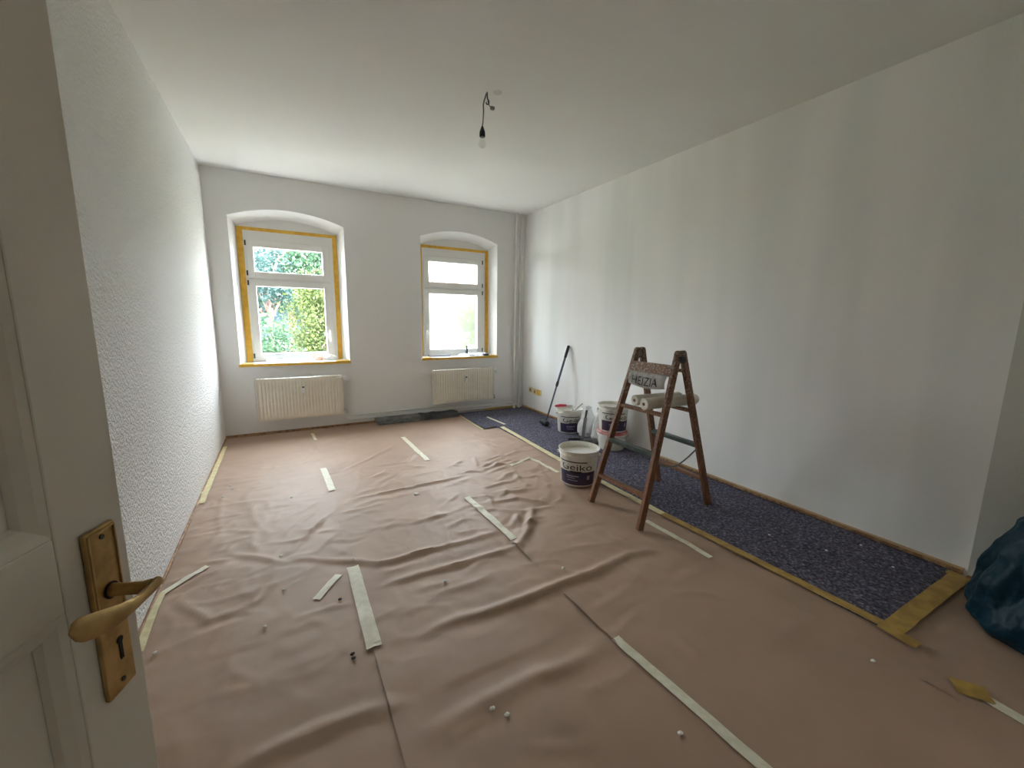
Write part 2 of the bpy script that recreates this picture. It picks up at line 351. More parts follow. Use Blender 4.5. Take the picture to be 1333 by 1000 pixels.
# ------------------------------------------------------------------ windows
def window(n, w, g0, g1, film, hinge_left, lt=.056):
    a, b = w['i0'], w['i1']; y0 = YI-.012
    t = thing('window_%d' % n, ((a+b)/2, YI, .765), kind='structure')
    s0, s1 = g0-.068, g1+.072
    fr = build('frame', MB().box(a, s0+.008, YI-.004, YI+.07, .79, 2.215).box(s1-.008, b, YI-.004, YI+.07, .79, 2.215)
          .box(s0+.008, s1-.008, YI-.004, YI+.07, 2.075, 2.215).box(s0+.008, s1-.008, YI-.004, YI+.07, .79, .815).box(s0+.008, s1-.008, YI-.004, YI+.07, 1.665, 1.695), M['white'], t, bevel=.004)
    for nm, z0, z1, q0, q1 in (('sash', .805, 1.672, .877, 1.604), ('transom_sash', 1.688, 2.082, 1.757, 2.010)):
        s = build(nm, MB().box(s0, g0, y0-.014, YI+.05, z0, z1).box(g1, s1, y0-.014, YI+.05, z0, z1).box(g0, g1, y0-.014, YI+.05, z0, q0).box(g0, g1, y0-.014, YI+.05, q1, z1), M['white'], t, bevel=.006)
        build('glass_pane', MB().box(g0-.005, g1+.005, YI+.02, YI+.024, q0-.005, q1+.005), M['glass'], s)
        if film: build('cover_film', MB().grid(lambda u, v: (g0+(g1-g0)*u, YI+.005+.004*vnoise((u*6, v*8, n)), q0+(q1-q0)*v), 16, 16), M['film'], s, smooth=True,
                       label='milky plastic film taped over the pane')
        hx = s0-.002 if hinge_left else s1+.002
        for hz in ((z0+.05, z1-.035)):
            build('hinge', MB().tube([(hx, y0-.018, hz-.026), (hx, y0-.018, hz+.026)], .008, 8), M['hinge'], s, smooth=True)
        if nm == 'sash':
            hx = s1-.03 if hinge_left else s0+.03; sg = 1 if hinge_left else -1
            build('window_handle', MB().box(hx-.014, hx+.014, y0-.024, y0-.014, 1.09, 1.16).tube([(hx, y0-.02, 1.125), (hx, y0-.06, 1.125)], .008, 8)
                  .tube([(hx, y0-.058, 1.135), (hx, y0-.062, 1.08), (hx, y0-.062, 1.00)], [.010, .010, .008], 8), M['white'], s, smooth=True)
    # masking tape around the frame
    for k, bx in enumerate(((a+.002, a+.002+lt, .79, 2.213), (b-.050, b-.002, .79, 2.213), (a+.002+lt, b-.05, 2.178, 2.213))):
        build('masking_tape', MB().box(bx[0], bx[1], YI-.0065, YI-.0045, bx[2], bx[3]), M['ytape'], t)
    sl = build('window_sill', MB().box(w['o0']-.012, w['o1']+.004, YB-.03, YB+.005, .752, .785).box(w['o0']+.004, w['o1']-.004, YB, YI+.0, .765, .788), M['white'], t, bevel=.004)
    build('sill_tape', MB().box(w['o0']-.014, w['o1']+.006, YB-.033, YB-.0305, .757, .785), M['ytape'], sl, label='yellow masking tape along the sill edge')
    for x0, x1 in ((w['o0'], w['o0']+.13), (w['o1']-.16, w['o1'])):
        build('sill_tape', MB().box(x0+.01, x1-.01, YB-.028, YB+.06, .7885, .7898), M['ytape'], sl)
    return t
window(1, WIN[0], -.213, .453, False, True)
window(2, WIN[1], 1.703, 2.385, True, False, .012)

# things on the sills
def crumple(cx, cy, cz, rx, ry, rz, seed, n=18, amp=.45, flat=True):
    mb = MB()
    def fn(u, v):
        a = 2*PI*u; ph = PI*v
        d = Vector((math.cos(a)*math.sin(ph), math.sin(a)*math.sin(ph), math.cos(ph)))
        k = 1+amp*(mnoise.noise(d*2.3+Vector((seed, 0, 0)))+.55*abs(mnoise.noise(d*5.5+Vector((0, seed, 0)))))
        z = d.z*rz*k
        return (cx+d.x*rx*k, cy+d.y*ry*k, cz+max(z, -rz*.85) if flat else cz+z)
    return mb.grid(fn, n*2, n)
build('plastic_sheet', MB().grid(lambda u, v: (-.17+.47*u, YB-.01+.18*v, .796+.022*abs(vnoise((u*9, v*5, 3)))+.012*(1+vnoise((u*25, v*12, 1)))), 40, 14), M['sillfilm'],
      smooth=True, label='crumpled clear plastic sheet lying on the sill of the garden-view window', cat='plastic sheet')
build('rag', crumple(.36, YB+.11, .815, .045, .035, .025, 4.1), M['orange'], smooth=True, label='small orange crumpled rag on the sill of the garden-view window', cat='rag')
build('rag', crumple(.47, YB+.10, .82, .055, .04, .03, 9.3), M['bagwhite'], smooth=True, label='small white crumpled rag beside the orange one on the sill', cat='rag')
build('plastic_sheet', MB().grid(lambda u, v: (2.06+.40*u, YB-.005+.16*v, .795+.03*abs(vnoise((u*8, v*5, 7)))+.02*(1+vnoise((u*20, v*10, 5)))*u), 32, 14), M['sillfilm'],
      smooth=True, label='crumpled clear plastic sheet on the sill of the film-covered window', cat='plastic sheet')
bt = thing('bottle', (2.20, YB+.12, .789), 'small slim dark bottle standing on the sill of the film-covered window', 'bottle')
build('body', MB().lathe([(0, 0), (.019, 0), (.019, .085), (.010, .105)], (2.20, YB+.12, .789), 16), mat('dark_bottle', (.08, .10, .11), .25), bt, smooth=True)
build('cap', MB().lathe([(.010, .105), (.011, .105), (.011, .135), (0, .137)], (2.20, YB+.12, .789), 16), M['hinge'], bt, smooth=True)
sc_ = thing('scraper', (2.26, YB+.03, .789), 'small dark putty scraper lying flat on the sill beside the slim bottle', 'scraper')
build('handle', MB().bar((2.20, YB+.02, .797), (2.27, YB+.025, .797), .02, .012), M['greytool'], sc_, bevel=.003)
build('blade', MB().bar((2.27, YB+.025, .795), (2.34, YB+.03, .793), .05, .002), M['greytool'], sc_)
ct = thing('cloth_roll', (1.80, YB+.1, .789), 'flat grey tool tray lying on the sill in the corner of the film-covered window', 'tray')
build('base', MB().box(1.66, 1.94, YB+.06, YB+.13, .789, .803), M['greytool'], ct, bevel=.004)
build('rim', MB().box(1.655, 1.945, YB+.055, YB+.063, .789, .815).box(1.655, 1.945, YB+.127, YB+.135, .789, .815), mat('grey_rim', (.55, .55, .57), .5), ct)
ct.name = 'tool_tray'
build('glove', crumple(2.44, YB+.0, .800, .04, .022, .014, 2.2, 12), M['black'], smooth=True, label='small black crumpled glove on the end of the right window sill', cat='glove')

# ------------------------------------------------------------------ radiators, pipes
def radiator(x0, x1, z0, z1, label, seed, flabel):
    yf, yb = YB-.115, YB-.045
    t = thing('radiator', ((x0+x1)/2, (yf+yb)/2, z0), label, 'radiator')
    n = 25; prof = []
    xa, xb = x0+.02, x1-.02; w = (xb-xa)/n
    for k in range(n):
        for fx, d in ((0, .006), (.12, .006), (.30, 0), (.70, 0), (.88, .006)): prof.append((xa+(k+fx)*w, yf+d))
    prof.append((xb, yf+.006))
    mb = MB(); m = len(prof)
    mb.add([(p[0], p[1], z0+.02) for p in prof]+[(p[0], p[1], z1-.03) for p in prof], [(i, i+1, m+i+1, m+i) for i in range(m-1)])
    mb.box(x0, x1, yf+.009, yf+.02, z0, z1-.008).box(x0+.01, x1-.01, yb-.011, yb, z0, z1-.008)
    build('body', mb, M['rad'], t, bevel=0)
    g = build('top_grille', MB().box(x0, x1, yf+.0, yb, z1-.008, z1), M['rad'], t, bevel=.002)
    sl = MB()
    for k in range(30):
        xx = x0+.03+(x1-x0-.06)*k/30; sl.box(xx, xx+.016, yf+.022, yb-.012, z1, z1+.0012)
    build('grille_slots', sl, M['radgap'], g)
    for xx in (x0, x1-.006): build('side_panel', MB().box(xx, xx+.006, yf, yb, z0, z1), M['rad'], t, bevel=.002)
    mt = build('heat_meter', MB().box((x0+x1)/2-.005, (x0+x1)/2+.035, yf-.026, yf, z1-.175, z1-.085), M['white'], t, bevel=.005)
    build('display', MB().box((x0+x1)/2+.004, (x0+x1)/2+.026, yf-.0275, yf-.026, z1-.115, z1-.098), M['hinge'], mt)
    v = build('valve_body', MB().tube([(x1, yf+.035, z1-.04), (x1+.045, yf+.035, z1-.04)], .011, 12).tube([(x1+.035, yf+.035, z1-.04), (x1+.035, YB-.012, z1-.04)], .009, 10), M['chrome'], t, smooth=True)
    build('thermostat_head', MB().tube([(x1+.035, yf+.02, z1-.04), (x1+.035, yf-.01, z1-.04), (x1+.035, yf-.05, z1-.035)], [.022, .030, .028], 16), M['bagwhite'], v, smooth=True)
    build('return_valve', MB().tube([(x1, yf+.035, z0+.05), (x1+.035, yf+.035, z0+.05), (x1+.035, yf+.035, z0+.01), (x1+.035, YB-.012, z0+.005)], .010, 10), M['chrome'], t, smooth=True)
    # clear film draped over it
    yy = yf-.018
    def fn(u, v):
        x = x0-.02+(x1-x0+.03)*u; z = z0+.015+(z1-z0+.02)*v
        d = .010*vnoise((u*7+seed, v*4, seed))+.008*abs(vnoise((u*3+v*4, u*2-v*3, seed)))
        if v > .93: return (x, yy+(v-.93)/.07*.09, z1+.008+.004*vnoise((u*9, 1, seed)))
        fold = 0
        for (a0, b0, a1, b1) in ((.04, .30, .52, .78), (.36, .98, .42, .62), (.84, .98, .76, .05), (.95, .95, .93, .55)):
            dx, dy = a1-a0, b1-b0; tq = max(0, min(1, ((u-a0)*dx+(v-b0)*dy)/(dx*dx+dy*dy))); dq = math.hypot(u-a0-tq*dx, (v-b0-tq*dy)*.55)
            fold = max(fold, math.exp(-(dq/.014)**2))
        return (x, yy-d-.024*fold, z)
    build('plastic_cover', MB().grid(fn, 110, 50), M['clearfilm'], smooth=True, label=flabel, cat='plastic sheet', group='films draped over the radiators')
    return t
radiator(-.275, .565, .178, .632, 'cream ribbed panel radiator under the garden-view window', 1.3, 'clear crinkled plastic film draped over the radiator below the garden-view window')
radiator(1.648, 2.495, .190, .632, 'cream ribbed panel radiator near the corner pipes', 5.7, 'clear crinkled plastic film draped over the radiator near the corner pipes')
def pipe(name, pts, r, label, clamps=()):
    t = thing(name, pts[0], label, 'pipe')
    build('tube', MB().tube(pts, r, 12), M['pipe'], t, smooth=True)
    for c in clamps: build('clamp', MB().tube([(c[0], c[1], c[2]-.012), (c[0], c[1], c[2]+.012)], r*1.5, 12).box(c[0]-.006, c[0]+.006, c[1], YB, c[2]-.006, c[2]+.006), M['pipe'], t, smooth=True)
    return t
pipe('heating_pipe', [(2.865, YB-.05, 0.002), (2.865, YB-.05, H-.002)], .019, 'thicker white painted heating riser, further from the corner', [(2.865, YB-.05, 2.25)])
pipe('heating_pipe', [(2.945, YB-.045, 0.002), (2.945, YB-.045, H-.002)], .015, 'thinner white painted heating riser, nearest the corner', [(2.945, YB-.045, 2.28), (2.945, YB-.045, 1.62)])
pipe('heating_pipe', [(.60, YB-.03, .135), (1.5, YB-.03, .14), (2.86, YB-.05, .145)], .011, 'upper of the two thin white pipes running low along the window wall')
pipe('heating_pipe', [(.60, YB-.03, .085), (1.5, YB-.03, .09), (2.86, YB-.05, .095)], .011, 'lower of the two thin white pipes running low along the window wall')

# double socket by the corner
so = thing('wall_socket', (XR, 4.70, .25), 'taped cream double wall socket low on the wall by the corner', 'socket')
build('plate', MB().box(XR-.012, XR, 4.60, 4.80, .255, .335), M['socket'], so, bevel=.004)
for yy in (4.65, 4.75):
    build('outlet', MB().tube([(XR-.0125, yy, .295), (XR-.0135, yy, .295)], .024, 20), M['wood'], so)
build('masking_tape', MB().box(XR-.0145, XR-.0138, 4.62, 4.70, .262, .33), M['ytape'], so)
sw = thing('wall_socket', (XR, 4.88, .26), 'single small cream socket beside the taped double socket', 'socket')
build('plate', MB().box(XR-.011, XR, 4.83, 4.91, .265, .345), M['socket'], sw, bevel=.004)
build('outlet', MB().tube([(XR-.0115, 4.87, .305), (XR-.0125, 4.87, .305)], .024, 20), M['wood'], sw)

# ------------------------------------------------------------------ door leaf, standing open into the room
DA = math.radians(21); dd = Vector((math.sin(DA), math.cos(DA), 0)); dn = Vector((dd.y, -dd.x, 0))
az = math.radians(-16.15); DE = .64*Vector((math.sin(az), math.cos(az), 0)); ZV = Vector((0, 0, 1))
def L(u, z, o=0.): return DE-dd*u+dn*o+ZV*z
dt = thing('door_1', tuple(DE-dd*.84), kind='structure')
def dbox(mb, u0, u1, z0, z1, o0, o1): return mb.obox(DE, -dd, dn, ZV, u0, u1, o0, o1, z0, z1)
ST = .0826; LW = .84; UB, LT = 1.083, 1.003; lf = MB()
dbox(lf, 0, ST, .008, 2.03, -.04, 0); dbox(lf, LW-ST, LW, .008, 2.03, -.04, 0)
for z0, z1 in ((.008, .19), (LT, UB), (1.95, 2.03)): dbox(lf, ST, LW-ST, z0, z1, -.04, 0)
build('leaf_frame', lf, M['door'], dt, bevel=.002)
for z0, z1 in ((.19, LT), (UB, 1.95)):
    pn = build('panel', dbox(MB(), ST, LW-ST, z0, z1, -.028, -.014), M['door'], dt)
    mo = MB(); w = .022
    # sloping moulding: four mitred strips
    def pt(u, z, o): return tuple(L(u, z, o))
    a0, a1, b0, b1 = ST, LW-ST, z0, z1
    O = [pt(a0, b0, -.001), pt(a1, b0, -.001), pt(a1, b1, -.001), pt(a0, b1, -.001)]
    I = [pt(a0+w, b0+w, -.0135), pt(a1-w, b0+w, -.0135), pt(a1-w, b1-w, -.0135), pt(a0+w, b1-w, -.0135)]
    K = [pt(a0+w*.35, b0+w*.35, -.003), pt(a1-w*.35, b0+w*.35, -.003), pt(a1-w*.35, b1-w*.35, -.003), pt(a0+w*.35, b1-w*.35, -.003)]
    Q = [pt(a0+w*.8, b0+w*.8, -.0085), pt(a1-w*.8, b0+w*.8, -.0085), pt(a1-w*.8, b1-w*.8, -.0085), pt(a0+w*.8, b1-w*.8, -.0085)]
    mo.add(O+K+Q+I, [(4*r+i, 4*r+(i+1) % 4, 4*r+4+(i+1) % 4, 4*r+4+i) for r in range(3) for i in range(4)])
    build('moulding', mo, M['door'], pn)
pl = build('backplate', dbox(MB(), .0198, .0585, .871, 1.071, 0, .006), M['brass'], dt, bevel=.002, label='aged brass long backplate')
for u0, u1, z0, z1 in ((.0215, .0235, .965, 1.068), (.0548, .0568, .965, 1.068), (.0235, .0548, 1.066, 1.068)):
    build('raised_rim', dbox(MB(), u0, u1, z0, z1, .006, .0078), M['brass'], pl, bevel=.0006)
build('spindle_hole', MB().tube([L(.037, .995, .0062), L(.037, .995, .0072)], .0095, 16), M['dark'], pl)
kh = MB().tube([L(.036, .932, .0062), L(.036, .932, .0068)], .0042, 12); dbox(kh, .0338, .0382, .908, .930, .0062, .0068)
build('keyhole', kh, M['dark'], pl)
for z in (1.060, .884): build('screw', MB().tube([L(.039, z, .006), L(.039, z, .0072)], .0028, 10), M['hinge'], pl)
hd = build('lever_handle', MB().tube([L(.037, .995, .006), L(.037, .995, .02), L(.037, .9955, .038), L(.0375, .997, .047)], [.0075, .0068, .0072, .0078], 14), M['brass'], dt, smooth=True, label='curved brass lever handle')
# flattened grip: elliptical section sweeping from the elbow back to the broad tip
gp = []; ns = 22; nk = 14; gv = []; gf = []
for i in range(ns+1):
    s = i/ns; u = .030+.104*s; z = .998+.019*s-.008*math.sin(PI*s); o = .0495+.003*math.sin(PI*s)-.004*s
    hz = (.0052+.0078*math.sin(PI*min(1, max(0, (s-.25)/1.15)))**1.5)*(1 if s < .88 else math.sqrt(max(0, 1-((s-.88)/.121)**2)))+.0002
    ho = .0056-.0022*s if s < .93 else (.0035)*math.sqrt(max(0, 1-((s-.93)/.07)**2))+.0005
    for k in range(nk):
        a = 2*PI*k/nk; gv.append(tuple(L(u, z+hz*math.sin(a), o+ho*math.cos(a))))
for i in range(ns):
    for k in range(nk): gf.append((i*nk+k, i*nk+(k+1) % nk, (i+1)*nk+(k+1) % nk, (i+1)*nk+k))
gf += [tuple(range(nk)), tuple(range(ns*nk, ns*nk+nk))]
build('grip', MB().add(gv, gf), M['brass'], hd, smooth=True)

# ------------------------------------------------------------------ floor coverings
RIDGES = [
    ([(-0.03, 2.33), (0.18, 2.2), (0.36, 2.07), (0.51, 2.06), (0.69, 2.06), (0.87, 2.06), (1.05, 2.06)], 0.022, 0.035),
    ([(0.38, 1.89), (0.5, 1.88), (0.66, 1.86), (0.84, 1.86), (0.98, 1.87), (1.12, 1.87)], 0.020, 0.035),
    ([(1.1, 1.87), (1.25, 2.0), (1.42, 2.23)], 0.024, 0.035),
    ([(0.34, 2.94), (0.64, 2.96), (1.0, 2.97), (1.26, 3.0)], 0.018, 0.030),
    ([(0.37, 3.55), (0.62, 3.76), (0.9, 4.05)], 0.012, 0.030),
    ([(-0.04, 2.4), (0.08, 2.62), (0.24, 2.83)], 0.012, 0.030),
    ([(0.07, 2.32), (0.2, 2.49)], 0.010, 0.025),
    ([(-0.06, 2.62), (0.14, 2.93)], 0.010, 0.025),
    ([(1.4, 3.08), (1.67, 3.23), (1.92, 3.33)], 0.016, 0.030),
    ([(1.42, 2.94), (1.71, 3.07)], 0.014, 0.028),
    ([(1.19, 2.45), (1.41, 2.41), (1.57, 2.23)], 0.016, 0.030),
    ([(0.87, 2.53), (1.06, 2.69)], 0.010, 0.025),
    ([(1.49, 3.37), (1.4, 3.1)], 0.012, 0.025),
    ([(1.69, 3.02), (1.56, 2.61)], 0.012, 0.028),
    ([(0.61, 2.42), (0.81, 2.42), (1.08, 2.47)], 0.011, 0.030),
    ([(0.46, 1.49), (0.59, 1.49), (0.9, 1.47), (1.29, 1.48), (1.61, 1.51), (1.75, 1.47)], 0.024, 0.040),
    ([(0.32, 1.07), (0.43, 1.08), (0.67, 1.09), (0.95, 1.07)], 0.014, 0.050),
    ([(-0.21, 1.23), (-0.15, 1.24), (0.01, 1.25), (0.17, 1.24), (0.24, 1.22)], 0.018, 0.045),
    ([(-0.32, 1.86), (-0.2, 2.01), (-0.08, 2.25)], 0.010, 0.040),
    ([(-0.32, 2.53), (-0.18, 2.42), (-0.04, 2.28)], 0.012, 0.030),
    ([(-0.47, 2.51), (-0.32, 2.48)], 0.012, 0.025),
    ([(-0.48, 2.15), (-0.39, 2.05), (-0.34, 1.96)], 0.010, 0.025),
    ([(1.35, 2.59), (1.62, 2.58)], 0.012, 0.025),
    ([(1.27, 2.69), (1.49, 2.72)], 0.014, 0.025),
    ([(-0.56, 2.85), (-0.35, 2.84), (-0.17, 2.72)], 0.008, 0.030),
    ([(1.87, 2.86), (1.79, 2.56)], 0.010, 0.025),
    ([(0.54, 1.69), (0.64, 1.69), (0.84, 1.69)], 0.010, 0.040),
    ([(0.24, 2.78), (0.39, 2.75), (0.55, 2.79)], 0.010, 0.025),
    ([(0.01, 4.32), (0.28, 4.39), (0.66, 4.44)], 0.007, 0.040),
    ([(1.63, 0.77), (2.0, 0.77)], 0.008, 0.050),
    ([(0.71, 1.1), (0.95, 1.09), (1.17, 1.07)], 0.008, 0.050),
]
rr_ = random.Random(21)                     # short random creases, densest behind the front bucket
for n_, bx, hh_ in ((46, (1.15, 1.92, 2.0, 3.5), .012), (34, (.25, 1.15, 1.75, 3.9), .007), (30, (-.5, .3, 1.7, 4.0), .006), (14, (.3, 1.9, .7, 1.7), .005)):
    for _ in range(n_):
        x_, y_ = rr_.uniform(bx[0], bx[1]), rr_.uniform(bx[2], bx[3]); a_ = rr_.gauss(.25, .55); l_ = rr_.uniform(.08, .30)
        p_ = [(x_+l_*(t_-.5)*math.cos(a_)+.02*math.sin(t_*3), y_+l_*(t_-.5)*math.sin(a_)+.03*math.sin(t_*PI)*rr_.uniform(-1, 1)) for t_ in (0, .5, 1)]
        RIDGES.append((p_, hh_*rr_.uniform(.6, 1.4), rr_.uniform(.020, .034)))
_lat = rng.random((256, 256))
def vn2(x, y):
    xi = np.floor(x).astype(int); yi = np.floor(y).astype(int); fx = x-xi; fy = y-yi
    fx = fx*fx*(3-2*fx); fy = fy*fy*(3-2*fy); g = lambda a, b: _lat[a % 256, b % 256]
    return (g(xi, yi)*(1-fx)+g(xi+1, yi)*fx)*(1-fy)+(g(xi, yi+1)*(1-fx)+g(xi+1, yi+1)*fx)*fy
def paper_h(x, y):
    x = np.asarray(x, float); y = np.asarray(y, float)
    h = .004+.0045*vn2(x*3.1+5, y*3.1)+.0030*vn2(x*9+40, y*7+9)+.0012*vn2(x*26, y*22)
    h = h+.004*np.abs(vn2(x*4+77, y*9+3)-.5)*2*(y > 1.2)
    for fx, fy, ox, amp in ((2.2, 5.5, 3., .0040), (5.2, 3.1, 31., .0032), (7.5, 9.5, 57., .0022)):
        q = vn2(x*fx+ox+1.5*vn2(x*3+ox, y*3), y*fy+ox*1.7+1.5*vn2(x*3, y*3+ox)); reg = np.clip((y-1.1)/.6, .22, 1)*np.clip((4.6-y)/1.2, .35, 1)
        h = h+amp*reg*np.clip(1-np.abs(q-.5)*5.5, 0, 1)**2
    wob = .015*(vn2(x*7+13, y*7+60)-.5)
    for pts, hh, w in RIDGES:
        P = np.array(pts); best = np.full(x.shape, 1e9); tt = np.zeros(x.shape)
        seg = np.linalg.norm(np.diff(P, axis=0), axis=1); tot = seg.sum(); acc = 0
        for i in range(len(P)-1):
            d = P[i+1]-P[i]; l2 = d@d
            t = np.clip(((x-P[i, 0])*d[0]+(y-P[i, 1])*d[1])/l2, 0, 1)
            ex = x-(P[i, 0]+t*d[0]); ey = y-(P[i, 1]+t*d[1])+wob
            q = np.hypot(ex, ey); mk = q < best
            best = np.where(mk, q, best); tt = np.where(mk, (acc+t*seg[i])/tot, tt); acc += seg[i]
        hh = hh*.66; w = w*.72
        env = np.clip(np.sin(np.clip(tt, 0, 1)*PI), 0, 1)**.6
        h = h+hh*(.25+.75*env)*np.exp(-(best/w)**2*1.6)-hh*.12*np.exp(-((best-2*w)/w)**2)
    # lies flat where the ladder, buckets and bag press on it
    for cx, cy_, r in ((1.842, 2.12, .10), (1.848, 1.668, .10), (2.0, 2.47, .26), (2.75, .15, .45)):
        k = np.exp(-((x-cx)**2+(y-cy_)**2)/(r*r)); h = h*(1-k)+.004*k
    return np.maximum(h, .001)
def paper(x0, x1, y0, y1, label, off, step=.0145, lift=None):
    nx = max(2, int((x1-x0)/step)); ny = int((y1-y0)/step)
    X, Y = np.meshgrid(np.linspace(x0, x1, nx+1), np.linspace(y0, y1, ny+1), indexing='ij')
    Z = paper_h(X, Y)+off
    e = np.minimum(X-x0, x1-X); Z = Z-.0005*np.exp(-e/.02)
    if lift is not None:
        for lx, ly0, ly1, hh in lift:
            Z = Z+hh*np.exp(-np.abs(X-lx)/.03)*np.exp(-((Y-(ly0+ly1)/2)/((ly1-ly0)/2))**4)
    mb = MB(); w = ny+1
    mb.v = list(zip(X.ravel().tolist(), Y.ravel().tolist(), Z.ravel().tolist()))
    mb.f = [(i*w+j, (i+1)*w+j, (i+1)*w+j+1, i*w+j+1) for i in range(nx) for j in range(ny)]
    return build('paper_sheet', mb, M['paper'], smooth=True, label=label, cat='paper sheet', group='brown paper strips covering the floor')
S1, S2, S3 = .243, 1.10, 1.965
paper(XL+.012, S1+.012, YF, YB-.03, 'crumpled brown floor paper strip running along the woodchip wall', .0, lift=[(S1+.012, 2.0, 2.35, .006)])
paper(S1-.012, S2+.012, YF, YB-.03, 'wrinkled brown floor paper strip, second from the woodchip wall', .002, lift=[(S1-.012, .8, 1.5, .006)])
paper(S2-.012, S3+.012, YF, YB-.03, 'wrinkled brown floor paper strip running under the ladder and front bucket', .004, lift=[(S2-.012, 1.0, 1.4, .010), (S2-.012, 1.70, 1.95, .010)])
paper(S3-.004, 2.966, YF, .62, 'short brown floor paper piece under the blue bin bag', .003, lift=[(S3-.004, .30, .42, .006)])
paper(S3-.004, 2.20, .58, 4.20, 'narrow brown floor paper strip taped along the grey felt', .002)

# felt runner along the right wall
def felt(x0, x1, y0, y1, z, label, seed):
    def fn(u, v):
        x = x0+(x1-x0)*u; y = y0+(y1-y0)*v
        e = .006*vnoise((u*3, v*14, seed)) if 0 < u < 1 else .012*vnoise((0, v*9, seed+u))
        return (x+(e if u in (0,) else 0), y, z+.004+.0035*vnoise((x*4, y*4, seed))+.001)
    return build('floor_felt', MB().grid(fn, 30, 150), M['felt'], smooth=True, solid=.005, label=label, cat='felt mat')
felt(2.165, XR-.02, .575, YB-.03, .012, 'long dark grey speckled protective felt runner beside the baseboard', 2.)
felt(1.99, 2.22, 4.22, YB-.05, .020, 'small dark felt offcut near the radiator at the runner\'s far end', 6.)

# tape strips
def tape(p0, p1, w, m, label, cat='tape', off=.004, onpaper=True, curve=0., group=None, name='tape_strip', z=None):
    p0 = Vector((*p0, 0)); p1 = Vector((*p1, 0)); d = p1-p0; ln = d.length; d.normalize(); s = Vector((-d.y, d.x, 0)); n = max(6, int(ln/.02)); k = 4
    pts = []
    for i in range(n+1):
        for j in range(k+1):
            t = i/n; q = p0+d*ln*t+s*(w*(j/k-.5)+curve*math.sin(PI*t)+.0025*vnoise((t*ln*9, 3.3, p0.x)))
            if i in (0, n): q += d*.006*vnoise((j*1.7, i, p0.y))
            pts.append((q.x, q.y))
    A = np.array(pts); Z = (paper_h(A[:, 0], A[:, 1])+off) if onpaper else np.full(len(A), z)
    if onpaper and len(A) > 40: Z = Z*.75+.25*Z.reshape(n+1, k+1).mean(1).repeat(k+1)+.001
    mb = MB(); mb.v = [(a[0], a[1], float(zz)) for a, zz in zip(pts, Z)]; W = k+1
    mb.f = [(i*W+j, (i+1)*W+j, (i+1)*W+j+1, i*W+j+1) for i in range(n) for j in range(k)]
    return build(name, mb, m, smooth=True, label=label, cat=cat, group=group)
C, Y_, O_ = M['ctape'], M['ytape'], M['otape']
G1 = 'cream tape pieces on the floor paper'
tape((.228, 3.69), (.248, 3.16), .048, C, 'glossy cream tape strip in the bright spot below the garden-view window', group=G1, off=.006)
tape((1.065, 4.31), (1.075, 3.48), .045, C, 'long cream tape strip nearest the dark bundle by the window wall', group=G1, off=.006)
tape((1.09, 2.60), (1.112, 1.94), .046, C, 'cream tape strip in the middle of the wrinkled paper, left of the front bucket', group=G1, off=.008)
tape((.240, 2.10), (.236, 1.50), .058, C, 'wide double cream tape strip in the middle of the floor', group=G1, off=.008)
tape((.232, 2.09), (.250, 1.52), .030, C, 'second cream tape layer lying on the wide strip mid-floor', group=G1, off=.0105)
tape((.056, 1.915), (.168, 2.065), .036, C, 'short slanted cream tape piece lying beside the wide mid-floor strip', group=G1)
tape((-.415, 2.455), (-.585, 2.27), .030, C, 'slanted cream tape strip running to the woodchip wall near the door', group=G1)
tape((1.105, 1.085), (1.15, .40), .040, C, 'longest cream tape strip, lying nearest the doorway', group=G1, off=.010)
tape((1.98, 1.74), (1.983, 1.275), .036, C, 'cream tape strip beside the ladder foot along the felt', group=G1, off=.006)
tape((1.945, 3.11), (1.97, 2.70), .036, C, 'cream tape strip running up to the front bucket', group=G1, off=.006)
tape((1.935, 3.11), (1.68, 3.02), .028, C, 'small cream tape strip crossing the crinkles behind the front bucket', group=G1, off=.006)
tape((2.065, .315), (2.035, .0), .045, C, 'cream tape strip running out from the ochre patch before the bin bag', group=G1, off=.006)
tape((.215, 4.87), (.232, 4.60), .030, C, 'tiny cream tape piece below the corner of the first radiator', group=G1, off=.006)
tape((2.27, 4.72), (2.30, 4.28), .035, C, 'pale tape piece lying on the felt near the corner', onpaper=False, z=.0225)
tape((1.99, 5.03), (1.965, 4.20), .022, M['yell_pale'], 'pale yellow tape edging the felt offcut by the window wall', off=.009)
tape((2.215, 4.20), (2.155, 2.9), .055, M['yell_pale'], 'yellow tape along the felt edge behind the front bucket', onpaper=False, z=.0222)
tape((2.155, 2.9), (2.15, 1.75), .055, M['yell_pale'], 'yellow tape along the felt edge between bucket and ladder', onpaper=False, z=.0224)
tape((2.15, 1.75), (2.185, .55), .055, O_, 'long ochre tape along the near stretch of the felt edge', onpaper=False, z=.0226)
tape((2.14, .565), (2.975, .553), .075, O_, 'wide ochre tape across the near end of the felt', onpaper=False, z=.0246)
tape((2.16, .60), (2.15, .47), .06, O_, 'short ochre tape tab at the near corner of the felt', onpaper=False, z=.0262)
tape((2.955, .60), (2.955, .42), .05, O_, 'ochre tape patch at the foot of the wall edge', onpaper=False, z=.0275)
tape((2.03, .345), (2.085, .265), .075, O_, 'ochre tape patch in front of the bin bag', off=.010)
tape((-.578, 2.30), (-.570, 1.90), .045, M['yell_pale'], 'pale tape strip along the woodchip wall behind the door handle', off=.006)
tape((-.575, 4.75), (-.572, 3.35), .055, M['yell_pale'], 'long pale yellow tape along the foot of the woodchip wall', off=.006)

